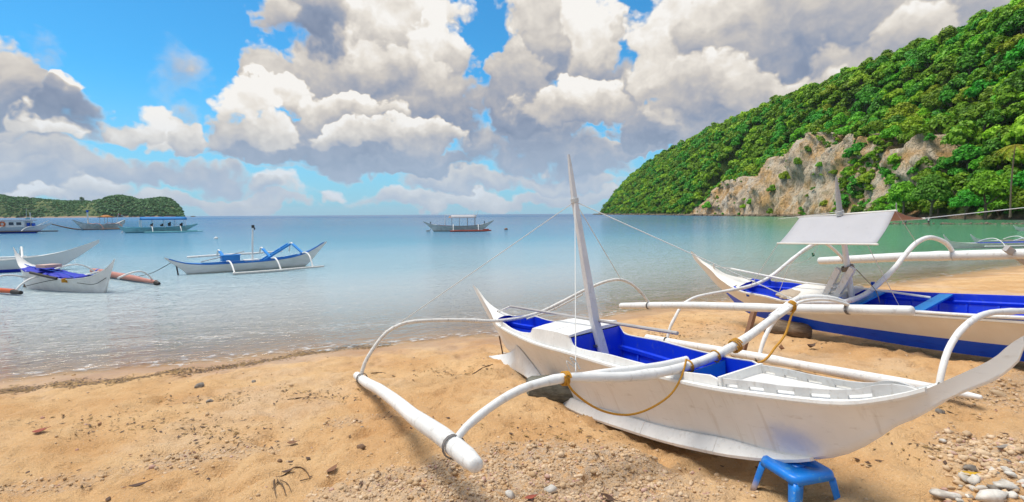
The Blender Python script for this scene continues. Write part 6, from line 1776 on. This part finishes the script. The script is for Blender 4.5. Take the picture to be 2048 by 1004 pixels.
def gravel():
    r = np.random.default_rng(21)
    N = 260000
    y = 2.3 + (r.uniform(0, 1, N) ** 1.6) * 6.5; x = r.uniform(-1.05, 1.15, N) * (y + .3)
    g = gravel_amt(x, y)
    k = r.uniform(0, 1, N) < g ** 1.4 * .42 + .004
    x, y = x[k], y[k]
    S = np.exp(r.normal(-4.95, .45, len(x))) * np.clip(.5 + .22 * y, .8, 1.6)
    heap = np.exp(-(((x - 3.75) / .9)**2 + ((y - 3.5) / .6)**2))
    S = S * (1 + heap * 1.0)
    S = np.clip(S, .0045, .032)
    z = ground_z(x, y) + S * .10
    keep = np.ones(len(x), bool)
    print('gravel', len(x))
    if len(x) > 30000: keep[30000:] = False
    scatter('coral_gravel', np.stack([x, y, z], 1)[keep], S[keep], [CORAL_T, CORAL_T, CORAL_T2, CORAL_T, CORAL_T2, CORAL_T, CORAL_T2, STONE_P, CORAL_T2, CORAL_T, CORAL_T2, CORAL_T2], seed=4, flat=(.45, .85))
gravel()

def stone_object(seed, m, name='stone', n=2):
    V, F = rock_arrays(seed, n); rr = np.random.default_rng(seed); V = V * np.array([1, rr.uniform(.5, .8), rr.uniform(.38, .6)])
    o = np_mesh(name, V, F, m, smooth=True); return o
def big_stones():
    r = np.random.default_rng(31)
    protos = [(stone_object(500 + k, m), c) for k, (m, c) in enumerate(((CORAL_W, 'white'), (CORAL_W, 'white'), (CORAL_T, 'tan'), (STONE_G, 'grey'), (STONE_P, 'pinkish'), (CORAL_W, 'white'), (STONE_B, 'brown'), (CORAL_T, 'tan')))]
    used = set(); n = 0
    heap_words = ('in the stone heap at the lower right corner',)
    def put(px, py, s, idx, label, group=None):
        nonlocal n
        q = ground_at(px, py)
        src, c = protos[idx]
        o = src if idx not in used else src.copy()
        if idx in used: COL.objects.link(o)
        used.add(idx)
        o.location = (q.x, q.y, float(ground_z(q.x, q.y)) + s * .16); o.scale = (s, s, s); o.rotation_euler = (r.normal(0, .25), r.normal(0, .25), r.uniform(0, 6.28))
        tag(o, label, 'stone', group); n += 1; return o
    # long white coral fingers and the stones one picks out of the heap
    o = put(1895, 988, .085, 1, 'long white coral stone lying lowest in the heap at the lower right'); o.scale = (.095, .05, .05); o.rotation_euler = (0, .1, -.25)
    o = put(2012, 978, .08, 5, 'smooth rounded white stone in the middle of the right hand heap'); o.scale = (.085, .065, .06)
    o = put(1985, 1000, .08, 0, 'big white coral lump cut by the bottom edge at the right'); o.scale = (.12, .075, .07); o.rotation_euler = (0, 0, .3)
    put(1928, 981, .035, 4, 'small brick red stone in the heap at the lower right'); put(1941, 937, .045, 3, 'dark grey stone lying alone above the heap at the lower right')
    put(1962, 916, .055, 2, 'pale tan stone half buried in sand above the heap at the lower right')
    o = put(2010, 907, .07, 3, 'flat grey stone lying long on the sand near the right edge'); o.scale = (.085, .035, .03); o.rotation_euler = (0, 0, .15)
    o = put(1935, 868, .06, 2, 'cream coloured stone half sunk in sand below the upswept bow'); put(1885, 886, .035, 0, 'small white stone on clean sand under the upswept bow')
    put(1825, 826, .05, 3, 'greyish stone near the pointed end of the second boat float'); put(1995, 790, .07, 2, 'tan stone right of the pointed float end, on clean sand'); put(1880, 822, .06, 3, 'dark stone just below the pointed float end')
    o = put(1100, 972, .05, 0, 'upright white shell like stone in the gravel at the bottom centre'); put(1020, 985, .032, 5, 'small round white stone near the bottom edge under the left float tip')
    put(1160, 948, .03, 2, 'tan pebble in the gravel right of the left float tip'); put(560, 925, .035, 6, 'brown stone alone on smooth sand left of the left float'); put(575, 922, .02, 7, 'small tan pebble beside the lone brown stone')
    put(723, 903, .045, 6, 'flat brown stone on the sand below the left float'); put(725, 860, .03, 3, 'grey stone close under the left float middle'); put(712, 838, .03, 6, 'dark brown stone left of the left float middle')
    put(508, 762, .05, 3, 'dark stone on clean sand above the mid beach gravel streak'); put(420, 810, .05, 3, 'flat dark stone left of the mid beach gravel streak'); put(400, 780, .07, 3, 'olive grey flat stone nearest the weed line')
    # the rest of the heap
    spots = [(r.uniform(1870, 2060), r.uniform(925, 1004)) for _ in range(130)]
    for px, py in spots:
        if (px - 1870) / 190 + (py - 925) / 79 < .62: continue
        idx = int(r.choice([0, 1, 2, 3, 4, 5, 6, 7, 3, 2])); c = protos[idx][1]
        s = float(np.clip(np.exp(r.normal(-3.7, .4)), .014, .05))
        big = 'larger' if s > .028 else 'small'
        put(px, py, s, idx, f'{big} {c} stone among many in the heap at the lower right corner', f'{big} {c} stones of the heap')
    for k in range(60):
        px, py = r.uniform(830, 1500), r.uniform(840, 1004); q = ground_at(px, py)
        if float(gravel_amt(np.array(q.x), np.array(q.y))) < .4: continue
        idx = int(r.choice([2, 2, 7, 7, 2, 4])); c = protos[idx][1]
        put(px, py, float(np.clip(np.exp(r.normal(-3.75, .25)), .016, .034)), idx, f'{c} coral lump among the gravel by the left float tip', f'{c} coral lumps in the gravel')
    print('stones', n)
big_stones()

# leaves, twigs, weed
def leaf_litter_mat(name, col):
    m, T, bs = mat(name); co = T.node('ShaderNodeTexCoord').outputs['Object']; n = T.noise(co, 18, 3, .6)
    T.l.new(T.mix(n, tuple(c * .6 for c in col), tuple(c * 1.3 for c in col)), bs.inputs['Base Color']); bs.inputs['Roughness'].default_value = .7; return m
DRY = leaf_litter_mat('dry_brown_leaf', (.22, .10, .045)); DRY2 = leaf_litter_mat('dark_brown_leaf', (.09, .045, .025)); YEL = leaf_litter_mat('yellow_leaf', (.62, .36, .01)); REDL = leaf_litter_mat('red_brown_leaf', (.30, .06, .03)); WEED = leaf_litter_mat('brown_weed', (.13, .075, .035)); WEED2 = leaf_litter_mat('golden_weed', (.34, .20, .06))
def leaf_obj(px, py, L, m, label, group=None, rz=0.0, curl=.35):
    q = ground_at(px, py); mb = MB(); rg = []
    for i in range(7):
        u = i / 6; w = .34 * L * math.sin(math.pi * min(.97, u + .03)) ** .8; x = (u - .5) * L; z = curl * L * (u - .5) ** 2 * 2
        rg.append([(x, -w, z + curl * w), (x, 0, z), (x, w, z + curl * w)])
    mb.loft(rg, False); mb.tube([(L * .5, 0, curl * L * .5), (L * .72, .02 * L, curl * L * .55)], L * .02, 5)
    o = mb.build('leaf', m, None, angle=70, solid=.0015); o.location = (q.x, q.y, float(ground_z(q.x, q.y)) + .012); o.rotation_euler = (rng.uniform(-.2, .2), rng.uniform(-.2, .2), rz); tag(o, label, 'leaf', group); return o
leaf_obj(1936, 958, .10, YEL, 'bright yellow fallen leaf at the edge of the stone heap', rz=-.4)
leaf_obj(82, 878, .12, REDL, 'red brown dead leaf lying on the sand at the far left', rz=.4); leaf_obj(585, 885, .09, DRY, 'orange brown leaf on sand below the gravel streak', rz=.2)
leaf_obj(575, 952, .08, DRY2, 'dark brown leaf near the curl of seaweed at the bottom', rz=.8); leaf_obj(278, 975, .12, DRY2, 'long dark dead leaf near the bottom left edge', rz=.6)
leaf_obj(665, 942, .10, DRY, 'orange brown leaf at the left edge of the gravel', rz=1.1); leaf_obj(1215, 990, .10, DRY2, 'dark dead leaf near the bottom centre edge', rz=-.6); leaf_obj(1062, 1002, .08, REDL, 'small rust red leaf cut by the bottom edge', rz=.3, curl=.1)
leaf_obj(1735, 938, .06, DRY2, 'dark forked leaf scrap right of the plastic stool', rz=.9); leaf_obj(1757, 923, .05, DRY2, 'dark leaf scrap lying further right of the stool', rz=-.3); leaf_obj(1562, 698, .13, DRY, 'orange brown curled leaf under the hanging rope', rz=1.2, curl=.8); leaf_obj(1622, 700, .14, DRY2, 'dark curled leaf right of the hanging rope', rz=.2, curl=.8)
r_ = np.random.default_rng(44)
for k in range(70):
    px, py = (r_.uniform(20, 900), r_.uniform(780, 1000)) if k < 38 else (r_.uniform(1420, 2040), r_.uniform(650, 980))
    m, c = ((DRY, 'brown'), (DRY2, 'dark brown'), (DRY2, 'dark brown'))[k % 3]
    side = 'open sand left of the near boat' if k < 38 else 'sand around the two hulls'
    leaf_obj(px, py, r_.uniform(.022, .05), m, f'small {c} leaf scrap on {side}', f'{c} leaf scraps on the {side}', rz=r_.uniform(0, 6))

def weed_curl():
    base = ground_at(590, 950); mb = MB()
    def w(pts, r0):
        P = []
        for px, py in pts:
            q = ground_at(px, py); P.append((q.x, q.y, float(ground_z(q.x, q.y)) + .010))
        P = curve(P, 26); mb.tube(P, np.interp(np.linspace(0, 1, 26), [0, .3, 1], [r0 * .6, r0, r0 * .5]), 6, wob=.25, seed=len(pts))
    w([(545, 985), (556, 972), (553, 962), (566, 956), (575, 948), (590, 942), (607, 940), (619, 948), (617, 958), (600, 963)], .006)
    w([(556, 972), (566, 980), (572, 992)], .006); w([(553, 962), (548, 975), (552, 1000)], .006); w([(560, 970), (575, 975), (583, 986)], .004)
    o = mb.build('seaweed', WEED, None, angle=70); tag(o, 'dark curl of dried seaweed on the sand at the bottom left of centre', 'seaweed')
weed_curl()
def twig(pts, r, label, m=WEED):
    P = []
    for px, py in pts:
        q = ground_at(px, py); P.append((q.x, q.y, float(ground_z(q.x, q.y)) + r * .7))
    mb = MB(); mb.tube(curve(P, 14), r, 6, wob=.2); o = mb.build('twig', m, None); tag(o, label, 'twig')
twig([(575, 800), (592, 797), (608, 793)], .010, 'short dark twig left of the left float'); twig([(735, 745), (760, 740), (790, 748)], .006, 'thin twig by the far end of the left float'); twig([(1480, 905), (1510, 915), (1522, 922)], .008, 'brown twig beside the plastic stool')
twig([(1860, 655), (1900, 662), (1920, 660)], .010, 'thin dark twig beyond the cream hull'); twig([(945, 748), (965, 742), (985, 735)], .008, 'small twig lying left of the grey log')

def litter(name, spots, mats, size, seed, thick=.25):
    """Scraps of weed: narrow bent flakes in one mesh per colour."""
    r = np.random.default_rng(seed)
    for mi, m in enumerate(mats):
        mb = MB()
        for k, (x, y) in enumerate(spots):
            if k % len(mats) != mi: continue
            z = float(ZL[k]) if False else 0
            a = r.uniform(0, 6.28); L = size * r.uniform(.4, 1.5) * (1 + .03 * y); w = L * r.uniform(.12, .4); h = L * thick * r.uniform(.2, 1)
            c, s = math.cos(a), math.sin(a); zz = SPOT_Z[k] + .004
            mb.add([(x - c * L, y - s * L, zz), (x - s * w, y + c * w, zz + h * .5), (x + c * L, y + s * L, zz + h), (x + s * w, y - c * w, zz + h * .2)], [(0, 1, 2), (0, 2, 3)])
        o = mb.build(name, m, None, smooth=False); tag(o, kind='stuff')
def wrack():
    global SPOT_Z
    r = np.random.default_rng(61); pts = []
    line_px = [(-40, 786), (60, 776), (150, 766), (240, 766), (330, 748), (430, 736), (520, 722), (620, 706), (700, 694), (780, 690)]
    W = [ground_at(*q) for q in line_px]
    for k in range(5200):
        u = r.uniform(0, len(W) - 1.001); i = int(u); f = u - i; p = W[i].lerp(W[i + 1], f)
        off = r.normal(0, .13) + .08 * math.sin(u * 5); pts.append((p.x + r.normal(0, .05), p.y + off))
    for k in range(500):
        u = r.uniform(0, 1); p = ground_at(1290 + 190 * u + r.normal(0, 10), 660 + 20 * r.normal()); pts.append((p.x, p.y))
    for cx, cy, sx, sy, n in ((640, 790, 60, 7, 160), (230, 850, 120, 14, 240), (440, 865, 70, 14, 200), (1340, 672, 30, 5, 120), (900, 745, 60, 6, 120), (1800, 690, 140, 6, 160), (1885, 905, 60, 12, 100), (1950, 800, 60, 20, 140), (1620, 760, 90, 20, 60), (1300, 880, 90, 20, 120), (430, 800, 60, 5, 120), (1080, 880, 60, 20, 120)):
        for k in range(n):
            p = ground_at(cx + r.normal() * sx, cy + r.normal() * sy); pts.append((p.x, p.y))
    A = np.array(pts); SPOT_Z = ground_z(A[:, 0], A[:, 1])
    litter('weed_litter', pts, [WEED, WEED2, DRY2, WEED2], .022, 3)
wrack()

# ------------------------------------------------------------------ the air over the bay
def haze():
    mb = MB(); mb.box((0, 0, 58), (19000, 19000, 146))
    m = bpy.data.materials.new('bay_air'); m.use_nodes = True; T = NT(m.node_tree); T.n.clear()
    v = T.node('ShaderNodeVolumePrincipled'); v.inputs['Color'].default_value = (.80, .88, .96, 1); v.inputs['Density'].default_value = HAZE
    o_ = T.node('ShaderNodeOutputMaterial'); T.l.new(v.outputs[0], o_.inputs['Volume'])
    o = mb.build('haze', m, None, smooth=False); tag(o, kind='stuff')
HAZE = 0.000045
haze()

# look-alikes are told apart by their order from the left of the photograph
def order_labels():
    by = {}
    for o in scene.objects:
        if o.parent is None and o.get('group') and o.get('category') in ('tree', 'bush', 'stone', 'leaf'): by.setdefault(o['label'], []).append(o)
    words = 'zeroth first second third fourth fifth sixth seventh eighth ninth tenth eleventh twelfth thirteenth fourteenth fifteenth sixteenth seventeenth eighteenth nineteenth twentieth'.split()
    for lb, os_ in by.items():
        if len(os_) < 2: continue
        os_.sort(key=lambda o: o.location.x / o.location.y)
        for k, o in enumerate(os_, 1):
            o['label'] = lb + (', leftmost' if k == 1 else ', rightmost' if k == len(os_) else f', {words[k] if k < len(words) else str(k) + "th"} from left')
order_labels()
